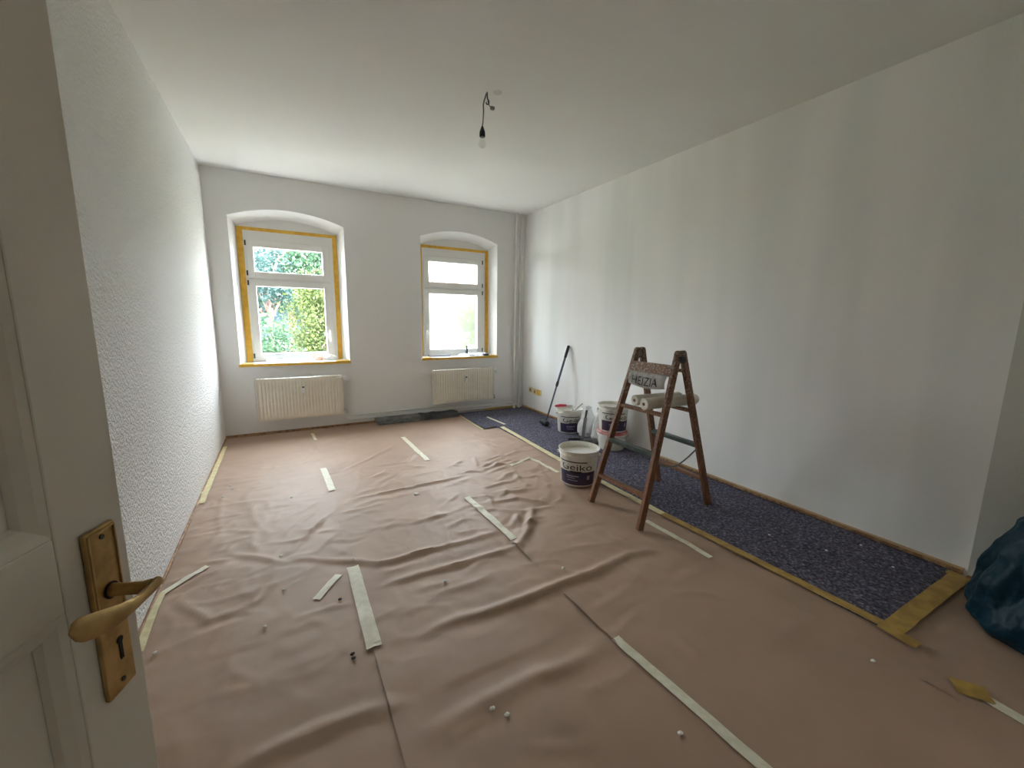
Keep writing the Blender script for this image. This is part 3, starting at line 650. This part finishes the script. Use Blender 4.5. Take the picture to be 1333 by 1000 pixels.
# ------------------------------------------------------------------ crumbs on the floor
for i, (x, y) in enumerate([(-.085, 2.382), (-.073, 2.055), (-.144, 1.824), (.53, 1.051), (.782, 2.817), (1.199, 1.571), (-.504, 1.862), (.62, 1.751), (1.909, .53),
                            (1.015, .696), (.564, 1.011), (-.018, 3.173), (-.421, 3.608), (-.45, 3.4), (-.40, 3.52)]):
    z = float(paper_h(np.array([x]), np.array([y]))[0])+.004; s = .009 if i != 4 else .018
    build('paint_flake', crumple(x, y, z+s*.3, s, s*.8, s*.4, i*1.7, 5), M['flake'], cat='paint flake', group='paint flakes on the brown paper',
          label={4: 'largest white plaster flake on the paper, between the two far tape strips', 5: 'white paint flake lying just beyond the big fold before the ladder', 6: 'white paint flake near the woodchip wall beside the door handle', 8: 'white paint flake lying before the near corner of the felt', 9: 'white paint flake beside the longest tape strip', 3: 'upper of two white flakes lying close together on the near paper', 10: 'lower of two white flakes lying close together on the near paper'}.get(i, 'tiny white paint flake lying on the brown paper'))
for i, (x, y) in enumerate([(.155, 1.504), (.157, 1.482), (.152, 1.863)]):
    z = float(paper_h(np.array([x]), np.array([y]))[0])+.004
    build('dark_crumb', crumple(x, y, z+.003, .008, .007, .004, i*2.7, 5), M['darkflake'], label='tiny dark crumb lying on the brown paper mid-floor', cat='crumb', group='dark crumbs on the paper')
for i, (x, y) in enumerate([(2.616, .999), (2.862, .932), (2.5, 1.25), (2.75, .75), (2.35, 2.6)]):
    build('paint_flake', crumple(x, y, .0255, .007, .006, .003, i*3.7, 5), M['flake'], label='tiny white paint flake lying on the dark felt runner', cat='paint flake', group='paint flakes on the felt')

# ------------------------------------------------------------------ buckets
def bucket(cx, cy_, z, rb, rt_, h, label, name='paint_bucket', word=None, face=0., mlabel='navy', open_=False, lid=None, mb_='bucket'):
    t = thing(name, (cx, cy_, z), label, 'bucket'); c = (cx, cy_, z)
    rr = lambda zz: rb+(rt_-rb)*zz/h
    build('body', MB().lathe([(0, 0), (rb-.006, 0), (rb, .006), (rr(h-.045), h-.045), (rr(h-.045)+.006, h-.043), (rr(h-.04)+.006, h-.038), (rr(h-.03), h-.036), (rt_, h-.012),
          (rt_+.007, h-.010), (rt_+.008, h-.002), (rt_+.003, h), (rt_-.003, h-.004), (rr(h*.80)-.004, h*.80), (0, h*.80)] if open_ else
          [(0, 0), (rb-.006, 0), (rb, .006), (rr(h-.045), h-.045), (rr(h-.045)+.006, h-.043), (rr(h-.04)+.006, h-.038), (rr(h-.03), h-.036), (rt_, h-.012), (rt_, h-.004), (0, h-.004)], c, 48), M[mb_], t, smooth=True)
    if open_: build('paint', MB().lathe([(rr(h*.86)-.003, h*.86+.006), (rr(h*.86)*.8, h*.86), (0, h*.86+.003)], c, 48), M['paint'], t, smooth=True)
    if lid: build('lid', MB().lathe([(rt_-.002, h-.022), (rt_+.009, h-.022), (rt_+.010, h-.004), (rt_+.004, h+.002), (rt_-.012, h+.002), (rt_-.016, h-.002), (0, h-.002)], c, 48), M[lid], t, smooth=True)
    if mlabel:
        A = 1.15
        lb = build('label_band', MB().lathe([(rr(h*.06)+.0012, h*.06), (rr(h*.44)+.0012, h*.44)], c, 30, face-A, face+A), M[mlabel], t, smooth=True, label='dark printed label')
        build('label_bar', MB().lathe([(rr(h*.42)+.0022, h*.40), (rr(h*.46)+.0022, h*.465)], c, 16, face-.35, face+.30), M['ink'], lb)
        for a0, a1, q0, q1 in ((-.55, .15, .30, .33), (-.55, -.05, .25, .27), (-.5, .1, .18, .20), (.62, .78, .22, .34)):
            build('label_print', MB().lathe([(rr(h*q0)+.0022, h*q0), (rr(h*q1)+.0022, h*q1)], c, 10, face+a0, face+a1), M['lgrey'], lb)
        build('label_line', MB().lathe([(rr(h*.70)+.0015, h*.70), (rr(h*.73)+.0015, h*.73)], c, 24, face-A*.95, face+A*.5), M['ink'], t)
    if word:
        wv, wf = text_mesh(word, h*.30); R = rr(h*.55)+.002
        build('lettering', MB().add([(cx+R*math.cos(face+p[0]/R*1.25), cy_+R*math.sin(face+p[0]/R*1.25), z+h*.49+p[1]*.85) for p in wv], wf), M['ink'], t, label='dark brand lettering')
    # bail handle hanging at the side, with its two ears
    hp = []
    for i in range(17):
        a = PI*i/16; hp.append((cx+(rt_+.008)*math.cos(a+face+PI/2), cy_+(rt_+.008)*math.sin(a+face+PI/2), z+h-.05-.10*math.sin(a)))
    hb = build('bail_handle', MB().tube(hp, .0028, 6), M['white'], t, smooth=True)
    for q in (hp[0], hp[-1]): build('ear', MB().tube([(q[0], q[1], q[2]-.01), (q[0], q[1], q[2]+.012)], .010, 8), M[mb_], t, smooth=True)
    return t
def facing(x, y): return math.atan2(-y, -x)
bucket(2.0, 2.47, .016, .132, .156, .285, 'open white paint bucket with dark lettered label standing before the ladder', word='Geiko', face=facing(2.0, 2.47)-.12, open_=True)
bucket(2.83, 3.70, .020, .125, .145, .27, 'white paint bucket with navy label by the leaning pole', word='Geiko', face=facing(2.83, 3.70)+.35, lid=None, open_=True)
bucket(2.84, 3.00, .020, .125, .142, .185, 'cream bucket with a pinkish red lid at the bottom of the stack', name='lidded_bucket', mlabel=None, lid='pink', face=facing(2.84, 3.0), mb_='bucketdirty')
bucket(2.84, 3.00, .209, .130, .150, .265, 'white paint bucket with purple-navy label standing on the red-lidded bucket', word='Geiko', face=facing(2.84, 3.0)+.30, mlabel='navy', open_=True, mb_='bucket')

# tools and bags around the buckets
tp = thing('telescopic_pole', (2.775, 4.09, .02), 'long dark telescopic paint pole leaning against the wall', 'pole')
P0, P1 = Vector((2.775, 4.085, .06)), Vector((3.013, 4.0, .985))
q = lambda s: tuple(P0.lerp(P1, s))
build('lower_tube', MB().tube([q(0), q(.55)], .010, 10), M['alu'], tp, smooth=True)
build('upper_tube', MB().tube([q(.50), q(.86)], .013, 10), M['alu'], tp, smooth=True)
build('clamp', MB().tube([q(.46), q(.49), q(.53)], [.014, .019, .014], 12), M['black'], tp, smooth=True)
build('grip', MB().tube([q(.84), q(.90), q(.99), q(1.)], [.016, .018, .018, .012], 12), M['black'], tp, smooth=True)
fr = build('roller_frame', MB().tube([q(.01), tuple(P0+Vector((-.02, .0, -.02))), (2.74, 4.06, .045), (2.72, 4.0, .05)], .005, 8), M['hinge'], tp, smooth=True)
build('roller_sleeve', MB().tube([(2.735, 4.13, .052), (2.715, 3.98, .052)], .030, 16), M['black'], fr, smooth=True)
rs = thing('putty_knife', (2.80, 3.86, .29), 'red-handled putty knife lying across the rim of the rear bucket', 'putty knife')
build('handle', MB().tube([(2.70, 3.80, .307), (2.76, 3.79, .31), (2.83, 3.765, .308)], [.012, .017, .013], 10), M['red'], rs, smooth=True)
build('blade', MB().bar((2.83, 3.765, .305), (2.90, 3.74, .303), .06, .002), M['greytool'], rs)
br = thing('paint_brush', (2.86, 3.66, .24), 'grey-handled paint brush sticking out of the rear bucket', 'brush')
build('handle', MB().tube([(2.87, 3.67, .265), (2.90, 3.60, .33), (2.915, 3.57, .36)], [.008, .010, .007], 8), M['greytool'], br, smooth=True)
build('ferrule', MB().bar((2.866, 3.68, .245), (2.872, 3.665, .267), .05, .014), M['chrome'], br)
def bag(name, cx, cy_, z0, rx, ry, h, seed, m, label, cat, topk=.35, n=40, crease=.16, lean=(0, 0)):
    def fn(u, v):
        a = 2*PI*u; prof = [(.0, .0), (.05, .78), (.15, 1.0), (.38, 1.02), (.6, .86), (.8, .58), (.9, topk), (.97, topk*1.2), (1., 0)]
        for i in range(len(prof)-1):
            if prof[i][0] <= v <= prof[i+1][0]:
                t = (v-prof[i][0])/(prof[i+1][0]-prof[i][0]); t = t*t*(3-2*t); k = prof[i][1]*(1-t)+prof[i+1][1]*t; break
        d = Vector((math.cos(a), math.sin(a), v*1.5))
        k *= 1+.20*mnoise.noise(d*1.3+Vector((seed, 0, 0)))+crease*(abs(mnoise.noise(Vector((d.x*2.2, d.y*2.2, v*4.2+seed))))-.25)+crease*.6*(abs(mnoise.noise(Vector((d.x*5, d.y*5, v*7-seed))))-.2)
        zz = z0+h*(v if v > .05 else max(0, (v-.05)*.2))
        zz += .04*h*mnoise.noise(Vector((d.x*2, d.y*2, seed*2+v*3)))*min(1, v*4)
        return (cx+rx*k*math.cos(a)+lean[0]*v, cy_+ry*k*math.sin(a)+lean[1]*v, max(z0, zz))
    return build(name, MB().grid(fn, n*2, n), m, smooth=True, label=label, cat=cat)
bag('plastic_bag', 2.90, 3.47, .018, .095, .085, .33, 3.1, M['bagwhite'], 'white crumpled plastic bag between the rear bucket and the stacked buckets', 'plastic bag', lean=(.02, 0))
bag('plastic_bag', 2.885, 3.255, .018, .095, .065, .37, 8.4, M['bagwhite'], 'taller white plastic bag leaning beside the stacked buckets', 'plastic bag', lean=(.05, 0))
tw = thing('float_trowel', (2.80, 3.38, .02), 'thin grey metal trowel standing upright between the white bags', 'trowel')
build('blade', MB().bar((2.76, 3.36, .022), (2.785, 3.355, .26), .010, .035, side=(.5, .85, 0)), M['greytool'], tw, bevel=.002)
build('handle', MB().tube([(2.785, 3.355, .26), (2.795, 3.35, .34)], [.010, .013], 10), M['hinge'], tw, smooth=True)
rf = thing('paint_roller', (2.72, 3.26, .02), 'black-handled paint roller lying on the felt beside the stacked buckets', 'paint roller')
build('grip', MB().tube([(2.60, 3.40, .036), (2.66, 3.35, .040), (2.71, 3.31, .036)], [.012, .016, .012], 10), M['black'], rf, smooth=True)
build('wire', MB().tube([(2.71, 3.31, .036), (2.76, 3.27, .05), (2.78, 3.20, .055)], .004, 6), M['hinge'], rf, smooth=True)
build('sleeve', MB().tube([(2.66, 3.21, .048), (2.80, 3.18, .048)], .028, 14), M['blackcloth'], rf, smooth=True)
build('glove', crumple(2.60, 3.20, .045, .05, .045, .026, 5.5, 14), M['black'], smooth=True, label='crumpled black glove lying between the front bucket and the stacked buckets', cat='glove')

# ------------------------------------------------------------------ wooden trestle ladder
ld = thing('stepladder', (2.2, 1.91, 0), 'red-brown wooden double stepladder spattered with white paint', 'ladder')
TOPZ = 1.10
legs = dict(Af=((1.842, 2.12, .018), (2.180, 2.09, TOPZ)), An=((1.848, 1.668, .018), (2.180, 1.75, TOPZ)),
            Bf=((2.581, 2.17, .022), (2.220, 2.09, TOPZ)), Bn=((2.552, 1.70, .022), (2.220, 1.75, TOPZ)))
def at(k, z):
    a, b = Vector(legs[k][0]), Vector(legs[k][1]); return a.lerp(b, (z-a.z)/(b.z-a.z))
for k in legs:
    a, b = Vector(legs[k][0]), Vector(legs[k][1])
    m_ = MB(); d = (b-a).normalized(); S = (Vector((0, 1, 0))-d*d.y).normalized(); T = d.cross(S); Ln = (b-a).length
    # stile with a rounded head
    W, TH = .026, .046; n = 8
    sec = [(-TH/2, 0.), (TH/2, 0.)]+[(TH/2*math.cos(PI*i/n), Ln+TH/2*math.sin(PI*i/n)-.01) for i in range(n+1)]
    v = [tuple(a+S*s_*W/2+T*x+d*z) for s_ in (-1, 1) for x, z in sec]; m = len(sec)
    m_.add(v, [tuple(range(m)), tuple(range(2*m-1, m-1, -1))]+[(i, (i+1) % m, m+(i+1) % m, m+i) for i in range(m)])
    build('stile', m_, M['ladder'], ld, bevel=.003)
for fr_ in 'AB':
    for z in (.98, .71, .465, .215):
        a, b = at(fr_+'f', z), at(fr_+'n', z); green = abs(z-.465) < .01
        if fr_ == 'B' and z > .9: z -= .0
        build('rung', MB().bar(tuple(a+Vector((0, .012, 0))), tuple(b-Vector((0, .012, 0))), .022 if not green else .030, .040, side=(0, 0, 1)), M['green'] if green else M['ladder'], ld, bevel=.004,
              label='dark green wrapped rung' if green else None)
# top board, drooping paper band with dark letters
a, b = at('Af', .985), at('An', .985)
build('top_board', MB().bar(tuple(a+Vector((-.02, .0, .0))), tuple(b+Vector((-.02, 0, .0))), .075, .012, side=(.3, 0, 1)), M['ladder'], ld, bevel=.003)
def bandp(u, v, o=0.):
    y = a.y-.02+(b.y-a.y+.04)*u; sag = .018*math.sin(PI*u)
    return (a.x-.034-.012*math.sin(PI*v)-.02*v-o, y, .955-.085*v-sag*v)
bd = build('paper_band', MB().grid(lambda u, v: bandp(u, v), 24, 8), M['band'], ld, smooth=True, solid=.002, label='whitish hand-lettered band below the top rung')
wv, wf = text_mesh('HEIZIA', .062); mx = max(abs(p[0]) for p in wv)
build('lettering', MB().add([bandp(.46+p[0]/mx*.36, .84-p[1]/.046*.60, .0055) for p in wv], wf), M['ink'], bd)
for y in (2.09, 1.75):
    hs = -1 if y < 1.9 else 1
    build('hinge_plate', MB().box(2.165, 2.235, y+hs*.014, y+hs*.017, 1.035, 1.075).tube([(2.2, y+hs*.010, 1.055), (2.2, y+hs*.022, 1.055)], .010, 10), M['hinge'], ld)
cpts = []
ca, cb = at('An', .43), at('Bn', .455)
for i in range(13):
    t = i/12; p = ca.lerp(cb, t); cpts.append((p.x, p.y, p.z-.09*math.sin(PI*t)*(1-.3*t)))
build('safety_cord', MB().tube(cpts, .005, 6), M['cord'], ld, smooth=True)
# two rolls resting on the middle rungs
def roll(p0, p1, r, label):
    t = thing('film_roll', p0, label, 'roll'); p0 = Vector(p0); p1 = Vector(p1)
    d = (p1-p0).normalized()
    build('sleeve', MB().tube([p0, p0+d*.004, p0.lerp(p1, .5), p1-d*.02, p1], [r*.9, r, r, r, r*.75], 20), M['rollpaper'], t, smooth=True)
    build('core', MB().tube([p0-d*.001, p0+d*.01], r*.30, 12), M['core'], t)
roll((2.035, 1.955, .768), (2.44, 1.915, .768), .036, 'white cardboard-cored roll lying on the middle rungs, further one')
roll((1.995, 1.835, .768), (2.47, 1.81, .768), .038, 'white cardboard-cored roll lying on the middle rungs, nearer one')

# ------------------------------------------------------------------ dark bundle along the window wall
bn = thing('sheet_bundle', (1.42, 4.99, 0), 'long dark grey folded sheet bundle lying along the window wall', 'bundle')
def slab(x0, x1, y0, y1, z0, h, seed, tw=0.):
    mb = MB(); n = 30; sec = [(0, 0), (.02, .7), (.12, 1), (.85, 1), (.98, .7), (1, 0)]; v = []
    for i in range(n+1):
        t = i/n; x = x0+(x1-x0)*t
        for j, (s, k) in enumerate(sec):
            v.append((x+.01*vnoise((j, t*3, seed)), y0+(y1-y0)*s+tw*t+.008*vnoise((t*7, j*.7, seed)), z0+h*k*(1+.25*vnoise((t*6, s*2, seed)))))
    m = len(sec)
    f = [(i*m+j, i*m+(j+1) % m, (i+1)*m+(j+1) % m, (i+1)*m+j) for i in range(n) for j in range(m)]+[tuple(range(m)), tuple(range(n*m, n*m+m))]
    return mb.add(v, f)
build('folded_sheet', slab(.93, 1.75, 4.90, 5.05, .022, .030, 1.), M['blackcloth'], bn)
build('folded_sheet', slab(.91, 1.62, 4.91, 5.045, .054, .032, 2.), M['blackcloth'], bn)
build('folded_sheet', slab(1.44, 1.94, 4.885, 5.03, .026, .068, 3., .02), M['blacksheet'], bn, label='black-blue end of the bundle')
bl = thing('wood_batten', (1.85, 5.05, 0), 'thin pale batten lying behind the dark bundle below the second radiator', 'batten')
build('strip', MB().box(1.97, 2.40, 5.06, 5.088, .022, .045), mat('batten_wood', (.35, .32, .30), .7), bl, bevel=.003)

# ------------------------------------------------------------------ blue bin bag at the right edge
def bin_bag(cx, cy_, z0, rx, ry, h):
    prof = [(0, .0), (.04, 1.02), (.10, 1.12), (.30, 1.06), (.5, .93), (.68, .74), (.82, .47), (.90, .24), (.94, .16), (1., .27)]
    def fn(u, v):
        a = 2*PI*u
        for i in range(len(prof)-1):
            if prof[i][0] <= v <= prof[i+1][0]:
                t = (v-prof[i][0])/(prof[i+1][0]-prof[i][0]); t = t*t*(3-2*t); k = prof[i][1]*(1-t)+prof[i+1][1]*t; break
        c_, s_ = math.cos(a), math.sin(a)
        k *= 1+.16*mnoise.noise(Vector((c_*1.1, s_*1.1, v*1.6+4)))
        # long soft pleats running up to the neck, slanting drag folds, a few dents
        w1 = mnoise.noise(Vector((c_*2.6+v*.9, s_*2.6, v*.9+9))); w2 = mnoise.noise(Vector((c_*1.8, s_*1.8, v*4.2+c_*1.6)))
        w3 = mnoise.noise(Vector((c_*5+v*2.5, s_*5, v*2.2)))
        k *= 1+.17*w1*min(1, v*3+.25)+.15*w2+.07*abs(w3)
        zz = z0+h*max(0, v-.04)*(1+.10*mnoise.noise(Vector((c_*1.5, s_*1.5, 2.2))))
        return (cx+rx*k*c_+.03*v, cy_+ry*k*s_-.02*v, zz)
    mb = MB().grid(fn, 200, 90)
    return build('bin_bag', mb, M['bagblue'], smooth=True, label='dark teal blue plastic bin bag slumped against the wall', cat='bin bag')
bin_bag(2.70, .18, .014, .235, .255, .67)

# ------------------------------------------------------------------ bare bulb hanging from the ceiling
lp = thing('pendant_lamp', (1.221, 2.558, 2.36), 'bare bulb in a black socket hanging on a short wire from the ceiling', 'lamp')
lx, ly = 1.221, 2.558
build('ceiling_hook', MB().tube([(lx, ly, 2.70), (lx+.003, ly, 2.665), (lx+.014, ly, 2.650), (lx+.012, ly, 2.632), (lx-.002, ly, 2.630), (lx-.008, ly, 2.64)], .004, 8), M['hinge'], lp, smooth=True)
build('terminal_block', MB().box(lx+.02, lx+.045, ly-.02, ly-.002, 2.602, 2.62), M['cord'], lp, bevel=.002)
build('loose_wire', MB().tube([(lx+.005, ly, 2.66), (lx+.006, ly-.008, 2.63), (lx+.02, ly-.012, 2.612)], .0025, 6), M['hinge'], lp, smooth=True)
build('cable', MB().tube([(lx-.005, ly, 2.69), (lx-.020, ly, 2.645), (lx-.026, ly, 2.62), (lx-.024, ly, 2.58), (lx-.028, ly, 2.52), (lx-.034, ly-.002, 2.49)], .0042, 8), M['cord'], lp, smooth=True)
build('bulb_socket', MB().lathe([(0, .062), (.006, .062), (.010, .050), (.018, .030), (.019, .004), (.016, 0), (0, 0)], (lx-.033, ly-.002, 2.432), 20), M['black'], lp, smooth=True)
build('bulb', MB().lathe([(.011, 0), (.013, -.012), (.020, -.028), (.0235, -.042), (.021, -.054), (.012, -.063), (0, -.066)], (lx-.033, ly-.002, 2.432), 20), M['bulbglass'], lp, smooth=True)
build('ceiling_patch', MB().tube([(lx+.06, ly-.03, H-.0005), (lx+.06, ly-.03, H-.0015)], .028, 18), mat('grey_filler', (.62, .61, .58), .9), label='small grey filler patch on the ceiling beside the lamp', cat='patch')

# ------------------------------------------------------------------ the garden
build('ground', MB().box(-40, 40, 9, 70, -1.1, -.9), M['grass'], kind='structure')
build('bounce_terrace', MB().box(-12, 16, YO+.02, 9, -1.1, -.9), M['bounce_paving'], kind='structure')  # unseen from the room, added to bounce daylight onto the ceiling
def tree(x, y, z0, h, rx, rz, n, leaf, lm, label, name='garden_tree', seed=0, trunk=.09, branches=8, group='garden trees outside'):
    t = thing(name, (x, y, z0), label, 'tree', group); r = np.random.default_rng(100+seed)
    zc = z0+h-rz*.9
    tb = MB().tube([(x, y, z0), (x+.05*h*.1, y, z0+h*.3), (x, y+.05, z0+h*.6), (x+.04, y, z0+h*.85)], [trunk, trunk*.8, trunk*.55, trunk*.2], 8)
    build('trunk', tb, M['bark'], t, smooth=True)
    C = []
    for b_ in range(branches):
        a_ = 2*PI*b_/branches+r.random(); zz = z0+h*(.35+.5*r.random()); e = Vector((x+rx*.75*math.cos(a_), y+rx*.75*math.sin(a_), zz+.25*h*(r.random()-.3)))
        build('branch', MB().tube([(x, y, zz-.1*h), tuple(Vector((x, y, zz)).lerp(e, .5)+Vector((0, 0, .05))), tuple(e)], [trunk*.4, trunk*.28, trunk*.1], 6), M['bark'], t, smooth=True)
    # clumped leaves
    nc = 60; d = r.normal(size=(nc, 3)); d /= np.linalg.norm(d, axis=1)[:, None]; rad = r.random(nc)**.45
    cc = np.array([x, y, zc])+d*rad[:, None]*np.array([rx, rx, rz])
    k = r.integers(0, nc, n); p = cc[k]+r.normal(size=(n, 3))*np.array([rx, rx, rz])*.15
    p[:, 2] = np.maximum(p[:, 2], z0+.05)
    U = r.normal(size=(n, 3)); U /= np.linalg.norm(U, axis=1)[:, None]; V = np.cross(U, r.normal(size=(n, 3))); V /= np.linalg.norm(V, axis=1)[:, None]
    s = leaf*(.6+.8*r.random(n))[:, None]
    q = np.stack([p-U*s, p+V*s*.45, p+U*s, p-V*s*.45], 1).reshape(-1, 3)
    mb = MB(); mb.v = q.tolist(); mb.f = [(4*i, 4*i+1, 4*i+2, 4*i+3) for i in range(n)]
    f = build('foliage', mb, lm, t); f['kind'] = 'stuff'
    return t
LY, LM, LB = M['leaf_yellow'], M['leaf_mid'], M['leaf_blue']
tree(.78, 9.4, -.9, 2.85, .75, 1.25, 14000, .032, LY, 'sunlit yellow-green bush outside the clear window', 'garden_bush', 1, .05)
tree(-.24, 11.2, -.9, 3.7, .8, .75, 3500, .05, LB, 'dark blue-green conifer with bare trunk outside the clear window', 'garden_tree', 2, .09, 12)
tree(-.2, 7.9, -.9, 2.0, .6, .8, 9000, .03, LM, 'low mint green shrub at the foot of the conifer', 'garden_bush', 3, .03)
tree(.3, 16., -.9, 5.4, 2.3, 1.6, 16000, .07, LM, 'tall green tree filling the transom of the clear window', 'garden_tree', 4, .16)
tree(4.7, 10.2, -.9, 2.8, .9, 1.2, 4500, .07, LY, 'yellow-green bush seen dimly through the film-covered window', 'garden_bush', 5, .05)
tree(-5.2, 14, -.9, 3.6, 1.3, 1.6, 4500, .10, LM, 'green bush beyond the edge of the clear window', 'garden_bush', 6, .07)
tree(8.5, 13.5, -.9, 4.4, 1.6, 1.8, 4500, .11, LM, 'green tree far out beyond the film-covered window', 'garden_tree', 7, .12)
hs = thing('backdrop', (0, 25, -.9), 'added blue-grey house behind the garden trees', 'backdrop')  # added building, its wall stands in for blue sky between the branches
build('wall', MB().box(-9, 5, 22, 30, -.9, 2.4), M['backdrop'], hs)
build('roof', MB().add([(-9.4, 21.6, 2.4), (5.4, 21.6, 2.4), (5.4, 30.4, 2.4), (-9.4, 30.4, 2.4), (-9.4, 26, 3.6), (5.4, 26, 3.6)], [(0, 1, 5, 4), (2, 3, 4, 5), (0, 4, 3), (1, 2, 5), (0, 3, 2, 1)]), M['roof'], hs)
for i in range(4):
    for z in (.2,):
        wd = build('window', MB().box(-8+3*i, -6.8+3*i, 21.95, 22.02, z, z+1.5), M['roof'], hs)
        build('pane', MB().box(-7.92+3*i, -6.88+3*i, 21.93, 21.96, z+.08, z+1.42), M['pane'], wd)

gw = thing('white_backdrop', (10, 20, -.9), 'added white house far behind the film-covered window', 'backdrop')  # added bright building, makes the film-covered pane go white
build('wall', MB().box(7.2, 16, 19, 26, -.9, 2.6), mat('white_render', (.75, .74, .70), .9), gw)
build('roof', MB().add([(6.9, 18.6, 2.6), (16.4, 18.6, 2.6), (16.4, 26.4, 2.6), (6.9, 26.4, 2.6), (6.9, 22.5, 3.7), (16.4, 22.5, 3.7)], [(0, 1, 5, 4), (2, 3, 4, 5), (0, 4, 3), (1, 2, 5), (0, 3, 2, 1)]), mat('tile_roof', (.30, .15, .10), .8), gw)
